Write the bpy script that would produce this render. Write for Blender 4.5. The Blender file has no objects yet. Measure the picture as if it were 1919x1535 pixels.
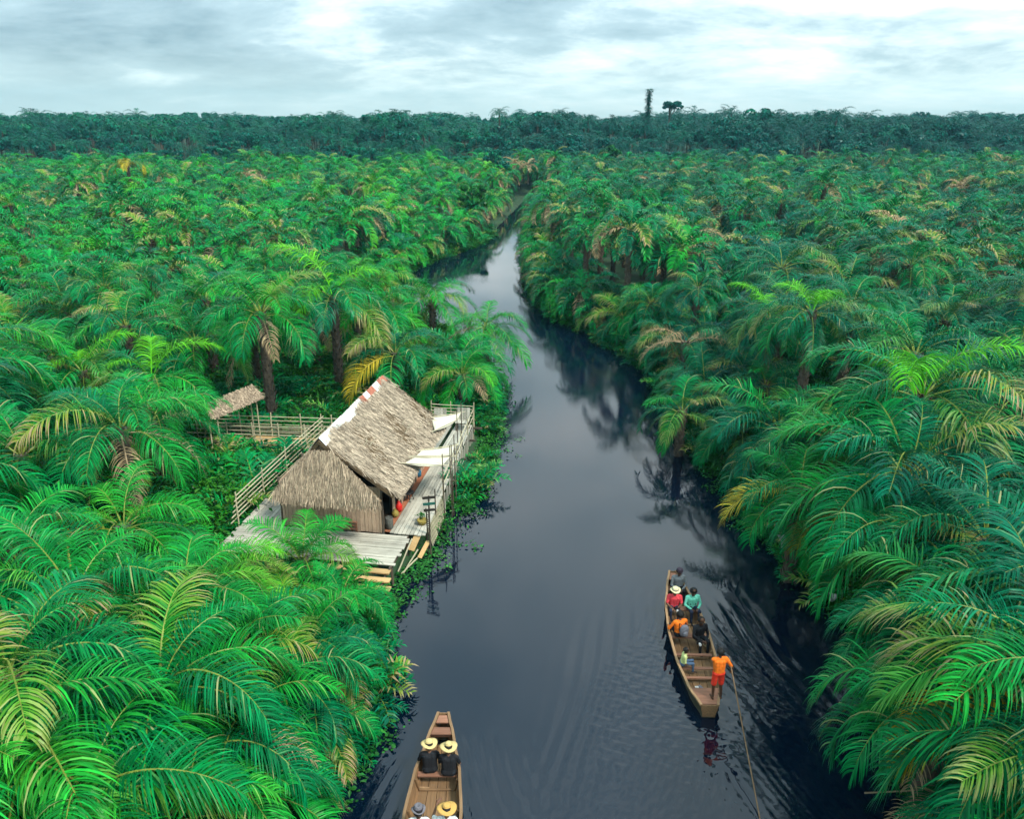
import bpy, bmesh, math, random
import numpy as np
from mathutils import Vector, Matrix, Euler

random.seed(7); rng = np.random.default_rng(7)
R = math.radians
sc = bpy.context.scene
COL = sc.collection

# ------------------------------------------------------------------ camera
H = 15.4; F = 1500.0; HY = 214.0
PITCH = math.atan((767.5 - HY) / F)
cam_d = bpy.data.cameras.new('camera'); cam = bpy.data.objects.new('camera', cam_d); COL.objects.link(cam)
cam.location = (0, 0, H); cam.rotation_euler = (math.pi / 2 - PITCH, 0, 0)
cam_d.sensor_width = 36.0; cam_d.lens = 36.0 * F / 1919.0
cam_d.clip_start = 0.1; cam_d.clip_end = 6000
sc.camera = cam

# ------------------------------------------------------------------ sky
SUN_EL, SUN_AZ = R(52), R(128)          # azimuth clockwise from +Y
world = bpy.data.worlds.new('World'); sc.world = world; world.use_nodes = True
wn, wl = world.node_tree.nodes, world.node_tree.links
wn.clear()
def N(nt, typ, **kw):
    n = nt.nodes.new(typ)
    for k, v in kw.items():
        if k == 'inp':
            for i, val in v.items(): n.inputs[i].default_value = val
        else: setattr(n, k, v)
    return n
def math_n(nt, op, a, b=None, clamp=False):
    n = nt.nodes.new('ShaderNodeMath'); n.operation = op; n.use_clamp = clamp
    for i, v in enumerate((a, b)):
        if v is None: continue
        if isinstance(v, (int, float)): n.inputs[i].default_value = v
        else: nt.links.new(v, n.inputs[i])
    return n.outputs[0]
def ramp_n(nt, fac, stops, interp='LINEAR'):
    n = nt.nodes.new('ShaderNodeValToRGB'); n.color_ramp.interpolation = interp
    el = n.color_ramp.elements
    while len(el) < len(stops): el.new(0.5)
    for e, (p, c) in zip(el, stops): e.position = p; e.color = (*c, 1.0) if len(c) == 3 else c
    if fac is not None: nt.links.new(fac, n.inputs[0])
    return n.outputs[0]
def mix_n(nt, fac, a, b, blend='MIX'):
    n = nt.nodes.new('ShaderNodeMix'); n.data_type = 'RGBA'; n.blend_type = blend
    for i, v in ((0, fac), (6, a), (7, b)):
        if isinstance(v, (int, float)): n.inputs[i].default_value = v
        elif isinstance(v, tuple): n.inputs[i].default_value = (*v, 1.0)
        else: nt.links.new(v, n.inputs[i])
    return n.outputs[2]
def build_sky():
    nt = world.node_tree
    out = N(nt, 'ShaderNodeOutputWorld'); bg = N(nt, 'ShaderNodeBackground'); bg.inputs[1].default_value = 0.055
    sky = N(nt, 'ShaderNodeTexSky'); sky.sky_type = 'NISHITA'; sky.sun_disc = False
    sky.sun_elevation = SUN_EL; sky.sun_rotation = SUN_AZ
    tc = N(nt, 'ShaderNodeTexCoord'); sep = N(nt, 'ShaderNodeSeparateXYZ'); wl.new(tc.outputs['Generated'], sep.inputs[0])
    z = math_n(nt, 'MAXIMUM', sep.outputs[2], 0.0)
    zz = math_n(nt, 'ADD', z, 0.17)
    cx = math_n(nt, 'DIVIDE', math_n(nt, 'MULTIPLY', sep.outputs[0], SKY_X), zz); cy = math_n(nt, 'DIVIDE', sep.outputs[1], zz)
    comb = N(nt, 'ShaderNodeCombineXYZ'); wl.new(cx, comb.inputs[0]); wl.new(cy, comb.inputs[1]); comb.inputs[2].default_value = 3.1
    def noise(scale, detail, rough, w=0.0, dist=0.0):
        n = N(nt, 'ShaderNodeTexNoise'); n.noise_dimensions = '4D'
        n.inputs['Scale'].default_value = scale; n.inputs['Detail'].default_value = detail
        n.inputs['Roughness'].default_value = rough; n.inputs['W'].default_value = w; n.inputs['Distortion'].default_value = dist
        wl.new(comb.outputs[0], n.inputs['Vector']); return n.outputs['Fac']
    big = noise(0.16, 2.0, 0.5, SKY_W[0]); med = noise(0.95, 9.0, 0.62, SKY_W[1], 0.3)
    f = math_n(nt, 'ADD', math_n(nt, 'MULTIPLY', big, 0.75), math_n(nt, 'MULTIPLY', med, 0.75))
    f = math_n(nt, 'ADD', f, math_n(nt, 'MULTIPLY', noise(2.7, 6.0, 0.6, 2.3, 0.4), 0.28))
    f = math_n(nt, 'SUBTRACT', f, 0.40)
    col = ramp_n(nt, f, [(0.28, (1.5, 2.5, 3.0)), (0.46, (3.4, 4.7, 5.2)), (0.56, (6.2, 7.4, 7.6)), (0.66, (9.2, 9.6, 9.4))])
    # the air near the horizon evens the cloud base out
    hz = math_n(nt, 'MULTIPLY', z, 14.0, True)
    hz = math_n(nt, 'POWER', hz, 0.7)
    col = mix_n(nt, hz, (4.3, 5.6, 5.7), col)
    col = mix_n(nt, 0.9, sky.outputs[0], col)
    # overcast luminance rises towards the zenith
    g = math_n(nt, 'ADD', math_n(nt, 'MULTIPLY', z, 1.1), 0.92)
    col = mix_n(nt, 1.0, col, comb_rgb(nt, g), 'MULTIPLY')
    wl.new(col, bg.inputs[0]); wl.new(bg.outputs[0], out.inputs[0])
def comb_rgb(nt, v):
    n = nt.nodes.new('ShaderNodeCombineColor')
    for i in range(3): nt.links.new(v, n.inputs[i])
    return n.outputs[0]
SKY_W = (14.0, 3.0); SKY_X = 1.0
build_sky()
sun_d = bpy.data.lights.new('sun', 'SUN'); sun_d.energy = 1.5; sun_d.angle = R(10); sun_d.color = (1.0, 0.96, 0.88)
sun = bpy.data.objects.new('sun', sun_d); COL.objects.link(sun)
sdir = Vector((math.sin(SUN_AZ) * math.cos(SUN_EL), math.cos(SUN_AZ) * math.cos(SUN_EL), math.sin(SUN_EL)))
sun.rotation_euler = (-sdir).to_track_quat('-Z', 'Y').to_euler()
sc.view_settings.view_transform = 'Standard'; sc.view_settings.look = 'None'
sc.view_settings.gamma = 1.0; sc.view_settings.use_curve_mapping = False
sc.view_settings.exposure = 1.62
sc.render.engine = 'CYCLES'
cy = sc.cycles
cy.max_bounces = 6; cy.diffuse_bounces = 1; cy.glossy_bounces = 3; cy.transmission_bounces = 3
cy.transparent_max_bounces = 4; cy.volume_bounces = 0
cy.use_denoising = True; cy.use_adaptive_sampling = True; cy.adaptive_threshold = 0.02
cy.caustics_reflective = False; cy.caustics_refractive = False

# ------------------------------------------------------------------ helpers
def at(px, py, z):
    """the point at height z that the photograph shows at pixel (px, py)"""
    u = (px - 959.5) / F; v = (767.5 - py) / F
    d = (u, math.cos(PITCH) + v * math.sin(PITCH), -math.sin(PITCH) + v * math.cos(PITCH))
    t = (z - H) / d[2]
    return Vector((d[0] * t, d[1] * t, z))
def project(p):
    y = p[1] * math.cos(PITCH) - (p[2] - H) * math.sin(PITCH)
    v = p[1] * math.sin(PITCH) + (p[2] - H) * math.cos(PITCH)
    if y < 0.5: return None
    return 959.5 + F * p[0] / y, 767.5 - F * v / y, y

class MB:
    def __init__(s): s.v = []; s.f = []; s.m = []; s.uv = []
    def face(s, idx, m=0): s.f.append(tuple(idx)); s.m.append(m)
    def add(s, vs, fs, m=0):
        b = len(s.v); s.v.extend([tuple(v) for v in vs])
        for f in fs: s.f.append(tuple(i + b for i in f)); s.m.append(m)
    def box(s, c, size, rot=None, m=0, taper=1.0):
        sx, sy, sz = size[0] / 2, size[1] / 2, size[2] / 2
        vs = []
        for z, k in ((-sz, 1.0), (sz, taper)):
            for x, y in ((-sx, -sy), (sx, -sy), (sx, sy), (-sx, sy)): vs.append(Vector((x * k, y * k, z)))
        if rot is not None: vs = [rot @ v for v in vs]
        c = Vector(c)
        s.add([v + c for v in vs], [(3, 2, 1, 0), (4, 5, 6, 7), (0, 1, 5, 4), (1, 2, 6, 5), (2, 3, 7, 6), (3, 0, 4, 7)], m)
    def beam(s, a, b, w, h, m=0, up=(0, 0, 1), taper=1.0):
        """a board from a to b: w across, h along up"""
        a, b = Vector(a), Vector(b); d = (b - a).normalized(); side = d.cross(Vector(up))
        if side.length < 1e-4: side = d.cross(Vector((0, 1, 0)))
        side.normalize(); u = side.cross(d)
        vs = []
        for p, k in ((a, 1), (b, taper)):
            for x, y in ((-1, -1), (1, -1), (1, 1), (-1, 1)): vs.append(p + side * (x * w / 2 * k) + u * (y * h / 2 * k))
        s.add(vs, [(0, 1, 2, 3), (7, 6, 5, 4), (1, 0, 4, 5), (2, 1, 5, 6), (3, 2, 6, 7), (0, 3, 7, 4)], m)
    def tube(s, pts, rad, n=6, m=0, caps=True):
        pts = [Vector(p) for p in pts]
        if isinstance(rad, (int, float)): rad = [rad] * len(pts)
        b = len(s.v); ref = Vector((0.13, 0.21, 0.97))
        for i, p in enumerate(pts):
            d = (pts[min(i + 1, len(pts) - 1)] - pts[max(i - 1, 0)]).normalized()
            x = d.cross(ref)
            if x.length < 0.05: x = d.cross(Vector((1, 0, 0)))
            x.normalize(); y = x.cross(d)
            for k in range(n):
                a = 2 * math.pi * k / n; s.v.append(tuple(p + (x * math.cos(a) + y * math.sin(a)) * rad[i]))
        for i in range(len(pts) - 1):
            for k in range(n):
                k2 = (k + 1) % n
                s.face((b + i * n + k, b + (i + 1) * n + k, b + (i + 1) * n + k2, b + i * n + k2), m)
        if caps:
            s.face([b + k for k in range(n)], m); s.face([b + (len(pts) - 1) * n + k for k in reversed(range(n))], m)
    def lathe(s, prof, c=(0, 0, 0), n=16, m=0, rot=None):
        b = len(s.v); c = Vector(c)
        for r, z in prof:
            for k in range(n):
                a = 2 * math.pi * k / n; p = Vector((r * math.cos(a), r * math.sin(a), z))
                if rot is not None: p = rot @ p
                s.v.append(tuple(p + c))
        for i in range(len(prof) - 1):
            for k in range(n):
                k2 = (k + 1) % n; s.face((b + i * n + k, b + i * n + k2, b + (i + 1) * n + k2, b + (i + 1) * n + k), m)
        s.face([b + k for k in reversed(range(n))], m); s.face([b + (len(prof) - 1) * n + k for k in range(n)], m)
    def mesh(s, name, mats, smooth=False):
        me = bpy.data.meshes.new(name); me.from_pydata(s.v, [], s.f)
        for mm in (mats if isinstance(mats, (list, tuple)) else [mats]): me.materials.append(mm)
        me.polygons.foreach_set('material_index', s.m)
        if smooth: me.polygons.foreach_set('use_smooth', [True] * len(s.f))
        me.update(); return me
    def build(s, name, mats, parent=None, smooth=False):
        return link(name, s.mesh(name, mats, smooth), parent)
def link(name, me, parent=None, loc=None, rot=None, scale=None):
    o = bpy.data.objects.new(name, me); COL.objects.link(o)
    if parent: o.parent = parent
    if loc is not None: o.location = loc
    if rot is not None: o.rotation_euler = rot
    if scale is not None: o.scale = scale if hasattr(scale, '__len__') else (scale,) * 3
    return o
def empty(name, loc=(0, 0, 0), rz=0.0, parent=None):
    o = bpy.data.objects.new(name, None); COL.objects.link(o); o.location = loc; o.rotation_euler = (0, 0, rz)
    o.empty_display_size = 0.2
    if parent: o.parent = parent
    return o
def tag(o, label, cat, group=None):
    o['label'] = label; o['category'] = cat
    if group: o['group'] = group
    return o
def struct(o): o['kind'] = 'structure'; return o
def np_mesh(name, V, Fq, mats, uv=None, smooth=False, midx=None):
    """V (n,3), Fq list of int arrays with the same width"""
    me = bpy.data.meshes.new(name)
    nl = sum(a.size for a in Fq); nf = sum(len(a) for a in Fq)
    me.vertices.add(len(V)); me.vertices.foreach_set('co', np.asarray(V, np.float32).ravel())
    me.loops.add(nl); me.polygons.add(nf)
    me.loops.foreach_set('vertex_index', np.concatenate([a.ravel() for a in Fq]).astype(np.int32))
    st, tot, p = [], [], 0
    for a in Fq:
        k = a.shape[1]; st.append(p + np.arange(len(a)) * k); tot.append(np.full(len(a), k)); p += a.size
    me.polygons.foreach_set('loop_start', np.concatenate(st).astype(np.int32))
    if midx is not None: me.polygons.foreach_set('material_index', np.asarray(midx, np.int32))
    for mm in (mats if isinstance(mats, (list, tuple)) else [mats]): me.materials.append(mm)
    me.polygons.foreach_set('use_smooth', np.full(nf, smooth))
    me.update(calc_edges=True); me.validate(); return me

# ------------------------------------------------------------------ materials
MAT = {}
def new_mat(name):
    m = bpy.data.materials.new(name); m.use_nodes = True; nt = m.node_tree
    MAT[name] = m
    return m, nt, nt.nodes['Principled BSDF']
def tex_noise(nt, scale, detail=4.0, rough=0.55, coord='Object', stretch=None, w=None):
    tc = N(nt, 'ShaderNodeTexCoord'); n = N(nt, 'ShaderNodeTexNoise')
    n.inputs['Scale'].default_value = scale; n.inputs['Detail'].default_value = detail; n.inputs['Roughness'].default_value = rough
    src = tc.outputs[coord]
    if coord == 'World':
        pass
    if stretch:
        mp = N(nt, 'ShaderNodeMapping'); mp.inputs['Scale'].default_value = stretch; nt.links.new(src, mp.inputs[0]); src = mp.outputs[0]
    nt.links.new(src, n.inputs['Vector']); return n.outputs['Fac']
def pos_noise(nt, scale, detail=3.0, stretch=None):
    g = N(nt, 'ShaderNodeNewGeometry'); n = N(nt, 'ShaderNodeTexNoise')
    n.inputs['Scale'].default_value = scale; n.inputs['Detail'].default_value = detail
    src = g.outputs['Position']
    if stretch:
        mp = N(nt, 'ShaderNodeMapping'); mp.inputs['Scale'].default_value = stretch; nt.links.new(src, mp.inputs[0]); src = mp.outputs[0]
    nt.links.new(src, n.inputs['Vector']); return n.outputs['Fac']
def bump_n(nt, bs, h, strength=0.3, dist=0.02):
    b = N(nt, 'ShaderNodeBump'); b.inputs['Strength'].default_value = strength; b.inputs['Distance'].default_value = dist
    nt.links.new(h, b.inputs['Height']); nt.links.new(b.outputs[0], bs.inputs['Normal'])
def simple(name, col, rough=0.7, var=0.25, scale=8.0, spec=0.3, metal=0.0, bump=0.0, stretch=None, coord='Object', island=0.0):
    """plain colour with uneven grain; island: spread between separate pieces"""
    m, nt, bs = new_mat(name)
    n = tex_noise(nt, scale, 5.0, 0.6, coord, stretch)
    lo = tuple(c * (1 - var) for c in col); hi = tuple(min(1, c * (1 + var)) for c in col)
    c = ramp_n(nt, n, [(0.3, lo), (0.7, hi)])
    if island:
        oi = N(nt, 'ShaderNodeObjectInfo'); g = N(nt, 'ShaderNodeNewGeometry')
        r = math_n(nt, 'FRACT', math_n(nt, 'ADD', oi.outputs['Random'], g.outputs['Random Per Island']))
        k = math_n(nt, 'ADD', math_n(nt, 'MULTIPLY', r, 2 * island), 1 - island)
        c = mix_n(nt, 1.0, c, comb_rgb(nt, k), 'MULTIPLY')
    nt.links.new(c, bs.inputs['Base Color']); bs.inputs['Roughness'].default_value = rough
    bs.inputs['Specular IOR Level'].default_value = spec; bs.inputs['Metallic'].default_value = metal
    if bump: bump_n(nt, bs, n, bump, 0.02)
    return m
def leaf_mat(name, stops, gloss=0.33, trans=0.16, brown=True, tint=(0.12, 1.0, 0.22)):
    m, nt, bs = new_mat(name)
    oi = N(nt, 'ShaderNodeObjectInfo'); g = N(nt, 'ShaderNodeNewGeometry'); at_ = N(nt, 'ShaderNodeAttribute'); at_.attribute_name = 'fr'
    uv = N(nt, 'ShaderNodeUVMap'); sp = N(nt, 'ShaderNodeSeparateXYZ'); nt.links.new(uv.outputs[0], sp.inputs[0])
    r = math_n(nt, 'FRACT', math_n(nt, 'ADD', oi.outputs['Random'], at_.outputs['Fac']))
    pn = pos_noise(nt, 0.13, 3.0)
    f = math_n(nt, 'ADD', math_n(nt, 'MULTIPLY', r, 0.42), math_n(nt, 'MULTIPLY', math_n(nt, 'SUBTRACT', pn, 0.26), 1.3))
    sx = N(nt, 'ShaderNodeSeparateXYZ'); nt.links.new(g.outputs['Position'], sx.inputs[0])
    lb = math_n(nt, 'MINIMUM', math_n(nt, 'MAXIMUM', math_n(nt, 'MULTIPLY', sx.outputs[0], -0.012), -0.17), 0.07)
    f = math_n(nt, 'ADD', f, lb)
    c = ramp_n(nt, f, stops)
    k = math_n(nt, 'ADD', math_n(nt, 'MULTIPLY', math_n(nt, 'POWER', g.outputs['Random Per Island'], 2.2), 1.1), 0.66)
    c = mix_n(nt, 1.0, c, comb_rgb(nt, k), 'MULTIPLY')
    if brown:
        # older fronds yellow, then dry out from the leaflet tips
        age = math_n(nt, 'MULTIPLY', math_n(nt, 'SUBTRACT', r, 0.85), 7.0, True)
        b = math_n(nt, 'ADD', math_n(nt, 'MULTIPLY', sp.outputs[0], 0.8), math_n(nt, 'MULTIPLY', sp.outputs[1], 0.55))
        b = math_n(nt, 'ADD', b, math_n(nt, 'MULTIPLY', math_n(nt, 'SUBTRACT', g.outputs['Random Per Island'], 0.5), 0.8))
        y = math_n(nt, 'MULTIPLY', math_n(nt, 'MULTIPLY', math_n(nt, 'SUBTRACT', b, 0.15), 1.6, True), age, True)
        c = mix_n(nt, y, c, (0.24, 0.27, 0.035))
        d = math_n(nt, 'MULTIPLY', math_n(nt, 'MULTIPLY', math_n(nt, 'SUBTRACT', b, 0.72), 3.0, True), age, True)
        c = mix_n(nt, d, c, (0.36, 0.26, 0.15))
        od = math_n(nt, 'MULTIPLY', math_n(nt, 'SUBTRACT', g.outputs['Random Per Island'], 0.972), 60.0, True)
        c = mix_n(nt, math_n(nt, 'MULTIPLY', od, 0.8), c, (0.34, 0.29, 0.13))
    nt.links.new(c, bs.inputs['Base Color']); bs.inputs['Roughness'].default_value = gloss; bs.inputs['Specular IOR Level'].default_value = 0.09
    tr = N(nt, 'ShaderNodeBsdfTranslucent'); nt.links.new(mix_n(nt, 1.0, mix_n(nt, 0.5, c, tint), c, 'MULTIPLY') if False else mix_n(nt, 0.35, c, tuple(t * 0.25 for t in tint)), tr.inputs[0])
    mx = N(nt, 'ShaderNodeMixShader'); mx.inputs[0].default_value = trans
    nt.links.new(bs.outputs[0], mx.inputs[1]); nt.links.new(tr.outputs[0], mx.inputs[2])
    nt.links.new(mx.outputs[0], nt.nodes['Material Output'].inputs[0])
    return m

G_PALM = [(0.0, (0.0005, 0.075, 0.050)), (0.3, (0.0008, 0.125, 0.054)), (0.52, (0.001, 0.185, 0.040)), (0.75, (0.010, 0.26, 0.024)), (1.0, (0.075, 0.35, 0.016))]
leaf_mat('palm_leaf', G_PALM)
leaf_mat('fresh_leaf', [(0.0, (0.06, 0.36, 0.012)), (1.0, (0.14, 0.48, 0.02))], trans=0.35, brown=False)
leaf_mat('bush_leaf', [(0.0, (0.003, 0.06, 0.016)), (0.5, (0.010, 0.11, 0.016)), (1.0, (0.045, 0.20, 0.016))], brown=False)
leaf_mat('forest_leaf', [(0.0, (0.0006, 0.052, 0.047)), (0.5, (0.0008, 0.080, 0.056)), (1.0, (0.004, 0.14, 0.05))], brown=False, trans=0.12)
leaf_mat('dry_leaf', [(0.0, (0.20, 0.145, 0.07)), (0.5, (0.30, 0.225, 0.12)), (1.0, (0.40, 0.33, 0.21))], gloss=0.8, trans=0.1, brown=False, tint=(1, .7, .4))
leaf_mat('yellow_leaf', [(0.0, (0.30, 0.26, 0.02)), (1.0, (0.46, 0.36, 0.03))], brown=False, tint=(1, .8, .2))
simple('rachis', (0.17, 0.22, 0.035), 0.5, 0.35, 3.0)
simple('dry_rachis', (0.30, 0.22, 0.13), 0.8, 0.2, 3.0)
simple('palm_trunk', (0.085, 0.068, 0.05), 0.95, 0.5, 9.0, bump=0.6)
simple('bark', (0.11, 0.09, 0.065), 0.95, 0.4, 6.0, bump=0.6)
simple('twig', (0.08, 0.075, 0.03), 0.9, 0.3, 6.0)

def mat_ground():
    m, nt, bs = new_mat('swamp_soil')
    a = pos_noise(nt, 0.5, 6.0); b = pos_noise(nt, 4.0, 5.0)
    c = ramp_n(nt, a, [(0.35, (0.018, 0.035, 0.012)), (0.6, (0.012, 0.06, 0.014)), (0.75, (0.035, 0.04, 0.02))])
    c = mix_n(nt, math_n(nt, 'MULTIPLY', b, 0.5), c, (0.01, 0.03, 0.01))
    nt.links.new(c, bs.inputs['Base Color']); bs.inputs['Roughness'].default_value = 0.9
    bump_n(nt, bs, b, 0.8, 0.1)
mat_ground()
def mat_water():
    m, nt, bs = new_mat('black_water')
    bs.inputs['Base Color'].default_value = (0.001, 0.005, 0.014, 1)
    bs.inputs['Roughness'].default_value = 0.006; bs.inputs['IOR'].default_value = 1.52; bs.inputs['Specular IOR Level'].default_value = 0.5
    a = pos_noise(nt, 2.2, 3.0, (1.0, 1.6, 1.0)); b = pos_noise(nt, 9.0, 3.0, (1.0, 1.5, 1.0)); w = pos_noise(nt, 0.12, 2.0)
    gust = math_n(nt, 'MULTIPLY', math_n(nt, 'SUBTRACT', w, 0.38), 4.0, True)
    h = math_n(nt, 'ADD', math_n(nt, 'MULTIPLY', a, 0.0011), math_n(nt, 'MULTIPLY', math_n(nt, 'MULTIPLY', b, 0.0018), math_n(nt, 'ADD', gust, 0.25)))
    bp = N(nt, 'ShaderNodeBump'); bp.inputs['Strength'].default_value = 1.0; bp.inputs['Distance'].default_value = 1.0
    nt.links.new(h, bp.inputs['Height']); nt.links.new(bp.outputs[0], bs.inputs['Normal'])
mat_water()
def mat_wood(name, col, var=0.3, rough=0.75, spread=0.22, grain=(1.5, 40, 40)):
    """grain runs along the object's local X unless told otherwise"""
    m, nt, bs = new_mat(name)
    n = tex_noise(nt, 1.0, 6.0, 0.6, 'Object', grain); n2 = pos_noise(nt, 1.3, 4.0)
    oi = N(nt, 'ShaderNodeObjectInfo')
    c = ramp_n(nt, n, [(0.25, tuple(x * (1 - var) for x in col)), (0.75, tuple(min(1, x * (1 + var)) for x in col))])
    k = math_n(nt, 'ADD', math_n(nt, 'MULTIPLY', oi.outputs['Random'], 2 * spread), 1 - spread)
    c = mix_n(nt, 1.0, c, comb_rgb(nt, k), 'MULTIPLY')
    st = math_n(nt, 'MULTIPLY', math_n(nt, 'SUBTRACT', n2, 0.52), 3.0, True)
    c = mix_n(nt, math_n(nt, 'MULTIPLY', st, 0.8), c, tuple(x * 0.42 for x in col))
    nt.links.new(c, bs.inputs['Base Color']); bs.inputs['Roughness'].default_value = rough; bs.inputs['Specular IOR Level'].default_value = 0.25
    bump_n(nt, bs, n, 0.35, 0.01); return m
mat_wood('grey_plank', (0.40, 0.38, 0.31), 0.22)
mat_wood('new_plank', (0.52, 0.34, 0.15), 0.22)
mat_wood('wall_board', (0.43, 0.31, 0.215), 0.3, grain=(30, 30, 1.2))
mat_wood('bamboo', (0.42, 0.38, 0.25), 0.25, rough=0.5)
mat_wood('dark_pole', (0.09, 0.07, 0.05), 0.3)
mat_wood('boat_wood', (0.20, 0.115, 0.055), 0.4, grain=(20, 1.2, 20))
mat_wood('boat_light', (0.27, 0.165, 0.085), 0.3, grain=(20, 1.2, 20))
mat_wood('boat_outer', (0.06, 0.055, 0.032), 0.4, grain=(20, 1.2, 20))
mat_wood('boat_red', (0.24, 0.115, 0.07), 0.3, grain=(1.2, 20, 20))
simple('thatch', (0.42, 0.34, 0.245), 0.95, 0.3, 5.0, spec=0.1, island=0.5, coord='Object')
simple('thatch_dark', (0.38, 0.29, 0.20), 0.95, 0.3, 5.0, spec=0.1, island=0.5)
simple('thatch_base', (0.12, 0.085, 0.05), 1.0, 0.3, 3.0, spec=0.0)
simple('sheet_white', (0.72, 0.76, 0.74), 0.4, 0.12, 4.0)
simple('sheet_red', (0.36, 0.12, 0.07), 0.6, 0.3, 6.0)
simple('mat_awning', (0.56, 0.53, 0.40), 0.9, 0.14, 30.0, bump=0.3)
simple('dark_inside', (0.03, 0.025, 0.02), 1.0, 0.2)
def flat(name, col, rough=0.8, var=0.22, scale=16.0): return simple(name, col, rough, var, scale, spec=0.25, bump=0.9)
flat('skin', (0.075, 0.036, 0.02), 0.5); flat('skin_mid', (0.16, 0.078, 0.045), 0.5)
flat('hair', (0.008, 0.007, 0.006), 0.7); flat('straw', (0.58, 0.46, 0.20), 0.8, 0.15, 60.0); flat('straw_orange', (0.55, 0.33, 0.09), 0.8, 0.15, 60)
flat('straw_pale', (0.66, 0.62, 0.36), 0.8, 0.15, 60); flat('felt_grey', (0.13, 0.125, 0.14)); flat('felt_dark', (0.04, 0.03, 0.045))
flat('cloth_orange', (0.80, 0.17, 0.012)); flat('cloth_red', (0.78, 0.045, 0.02)); flat('cloth_coral', (0.72, 0.06, 0.075)); flat('cloth_mint', (0.16, 0.62, 0.45))
flat('cloth_black', (0.010, 0.011, 0.014)); flat('cloth_navy', (0.016, 0.024, 0.05)); flat('cloth_lime', (0.48, 0.55, 0.22)); flat('cloth_jeans', (0.07, 0.12, 0.20))
flat('cloth_white', (0.66, 0.68, 0.66)); flat('cloth_grey', (0.16, 0.18, 0.19)); flat('cloth_cream', (0.55, 0.50, 0.33)); flat('bag_grey', (0.14, 0.145, 0.17)); flat('eye', (0.01, 0.008, 0.008), 0.3)
flat('camera_black', (0.012, 0.012, 0.013), 0.4); flat('lens_white', (0.6, 0.6, 0.58), 0.4); flat('clay_pot', (0.26, 0.20, 0.045)); flat('drum_grey', (0.10, 0.10, 0.085))
flat('red_plastic', (0.55, 0.02, 0.015), 0.4); flat('blue_plastic', (0.02, 0.12, 0.2), 0.4); flat('plastic_white', (0.5, 0.52, 0.5), 0.5); flat('clay_red', (0.32, 0.12, 0.06)); flat('green_cloth', (0.02, 0.12, 0.09))
leaf_mat('lily_leaf', [(0.0, (0.008, 0.07, 0.015)), (0.6, (0.02, 0.12, 0.02)), (1.0, (0.09, 0.18, 0.06))], brown=False, trans=0.1)

# ------------------------------------------------------------------ river outline and land
LEFT = [(-7.5, -60), (-7.0, 0), (-6.2, 10), (-5.2, 14.2), (-4.1, 16.6), (-3.9, 19), (-4.5, 21.5), (-4.0, 23.0), (-3.1, 25.3), (-2.4, 28), (-1.8, 30.5), (-1.2, 33.5), (-1.0, 37), (-0.8, 42), (-0.9, 46), (-2.0, 50), (-4.2, 56), (-7.8, 63), (-10.6, 71), (-11.2, 79), (-10.2, 86), (-6.4, 95), (-3.2, 104), (-2.2, 112), (-0.9, 124), (1.0, 140), (3.0, 158)]
RIGHT = [(9.5, -60), (9.0, 0), (9.0, 10), (9.6, 14.2), (10.6, 18), (11.0, 21.0), (10.3, 25.3), (9.8, 29.5), (9.2, 35.6), (8.9, 44.2), (8.5, 49.5), (6.4, 55.9), (3.2, 63), (1.9, 70.2), (1.6, 80), (1.6, 92), (1.3, 102), (1.6, 112), (2.8, 126), (4.5, 142), (5.0, 158)]
POLY = np.array(LEFT + RIGHT[::-1], float)
def river_sd(x, y):
    """signed distance to the river edge, positive on land"""
    x = np.asarray(x, float); y = np.asarray(y, float)
    best = np.full(x.shape, 1e9); inside = np.zeros(x.shape, bool)
    P = POLY; Q = np.roll(P, -1, axis=0)
    for (x0, y0), (x1, y1) in zip(P, Q):
        dx, dy = x1 - x0, y1 - y0; L2 = dx * dx + dy * dy
        t = np.clip(((x - x0) * dx + (y - y0) * dy) / L2, 0, 1)
        best = np.minimum(best, (x - x0 - t * dx) ** 2 + (y - y0 - t * dy) ** 2)
        if dy != 0:
            c = ((y0 > y) != (y1 > y)) & (x < dx * (y - y0) / dy + x0); inside ^= c
    d = np.sqrt(best); return np.where(inside, -d, d)
def wob(x, y):
    return 0.5 * np.sin(0.9 * x + 1.3 * np.sin(0.7 * y)) * np.sin(1.1 * y + 0.8 * np.sin(0.6 * x))
def ground_h(x, y):
    x = np.asarray(x, float); y = np.asarray(y, float)
    s = river_sd(x, y) + 0.35 * wob(x * 1.7, y * 1.7)
    t = np.clip((s + 0.9) / 2.2, 0, 1); t = t * t * (3 - 2 * t)
    h = -1.1 + 1.4 * t + 0.12 * np.clip(s, 0, 4) / 4 + 0.10 * wob(x, y) * np.clip(s, 0, 1)
    r = np.clip((y - 172) / 50, 0, 1); return h + 4.0 * r * r * (3 - 2 * r)
def graded(lo, a, b, hi, step, grow=1.25):
    mid = list(np.arange(a, b + step / 2, step)); up, s = [], step
    p = mid[-1]
    while p < hi: s *= grow; p = min(hi, p + s); up.append(p)
    dn, s, p = [], step, mid[0]
    while p > lo: s *= grow; p = max(lo, p - s); dn.append(p)
    return np.array(dn[::-1] + mid + up)
def grid_mesh(name, xs, ys, zf, mat, smooth=True):
    X, Y = np.meshgrid(xs, ys); Z = zf(X, Y); V = np.stack([X, Y, Z], -1).reshape(-1, 3)
    nx, ny = len(xs), len(ys); i = np.arange(nx * ny).reshape(ny, nx)
    Q = np.stack([i[:-1, :-1], i[:-1, 1:], i[1:, 1:], i[1:, :-1]], -1).reshape(-1, 4)
    return np_mesh(name, V, [Q], mat, smooth=smooth)
struct(link('ground', grid_mesh('ground', graded(-1000, -26, 26, 1000, 0.55), graded(-60, -4, 160, 1000, 0.7), ground_h, MAT['swamp_soil'])))

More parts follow.
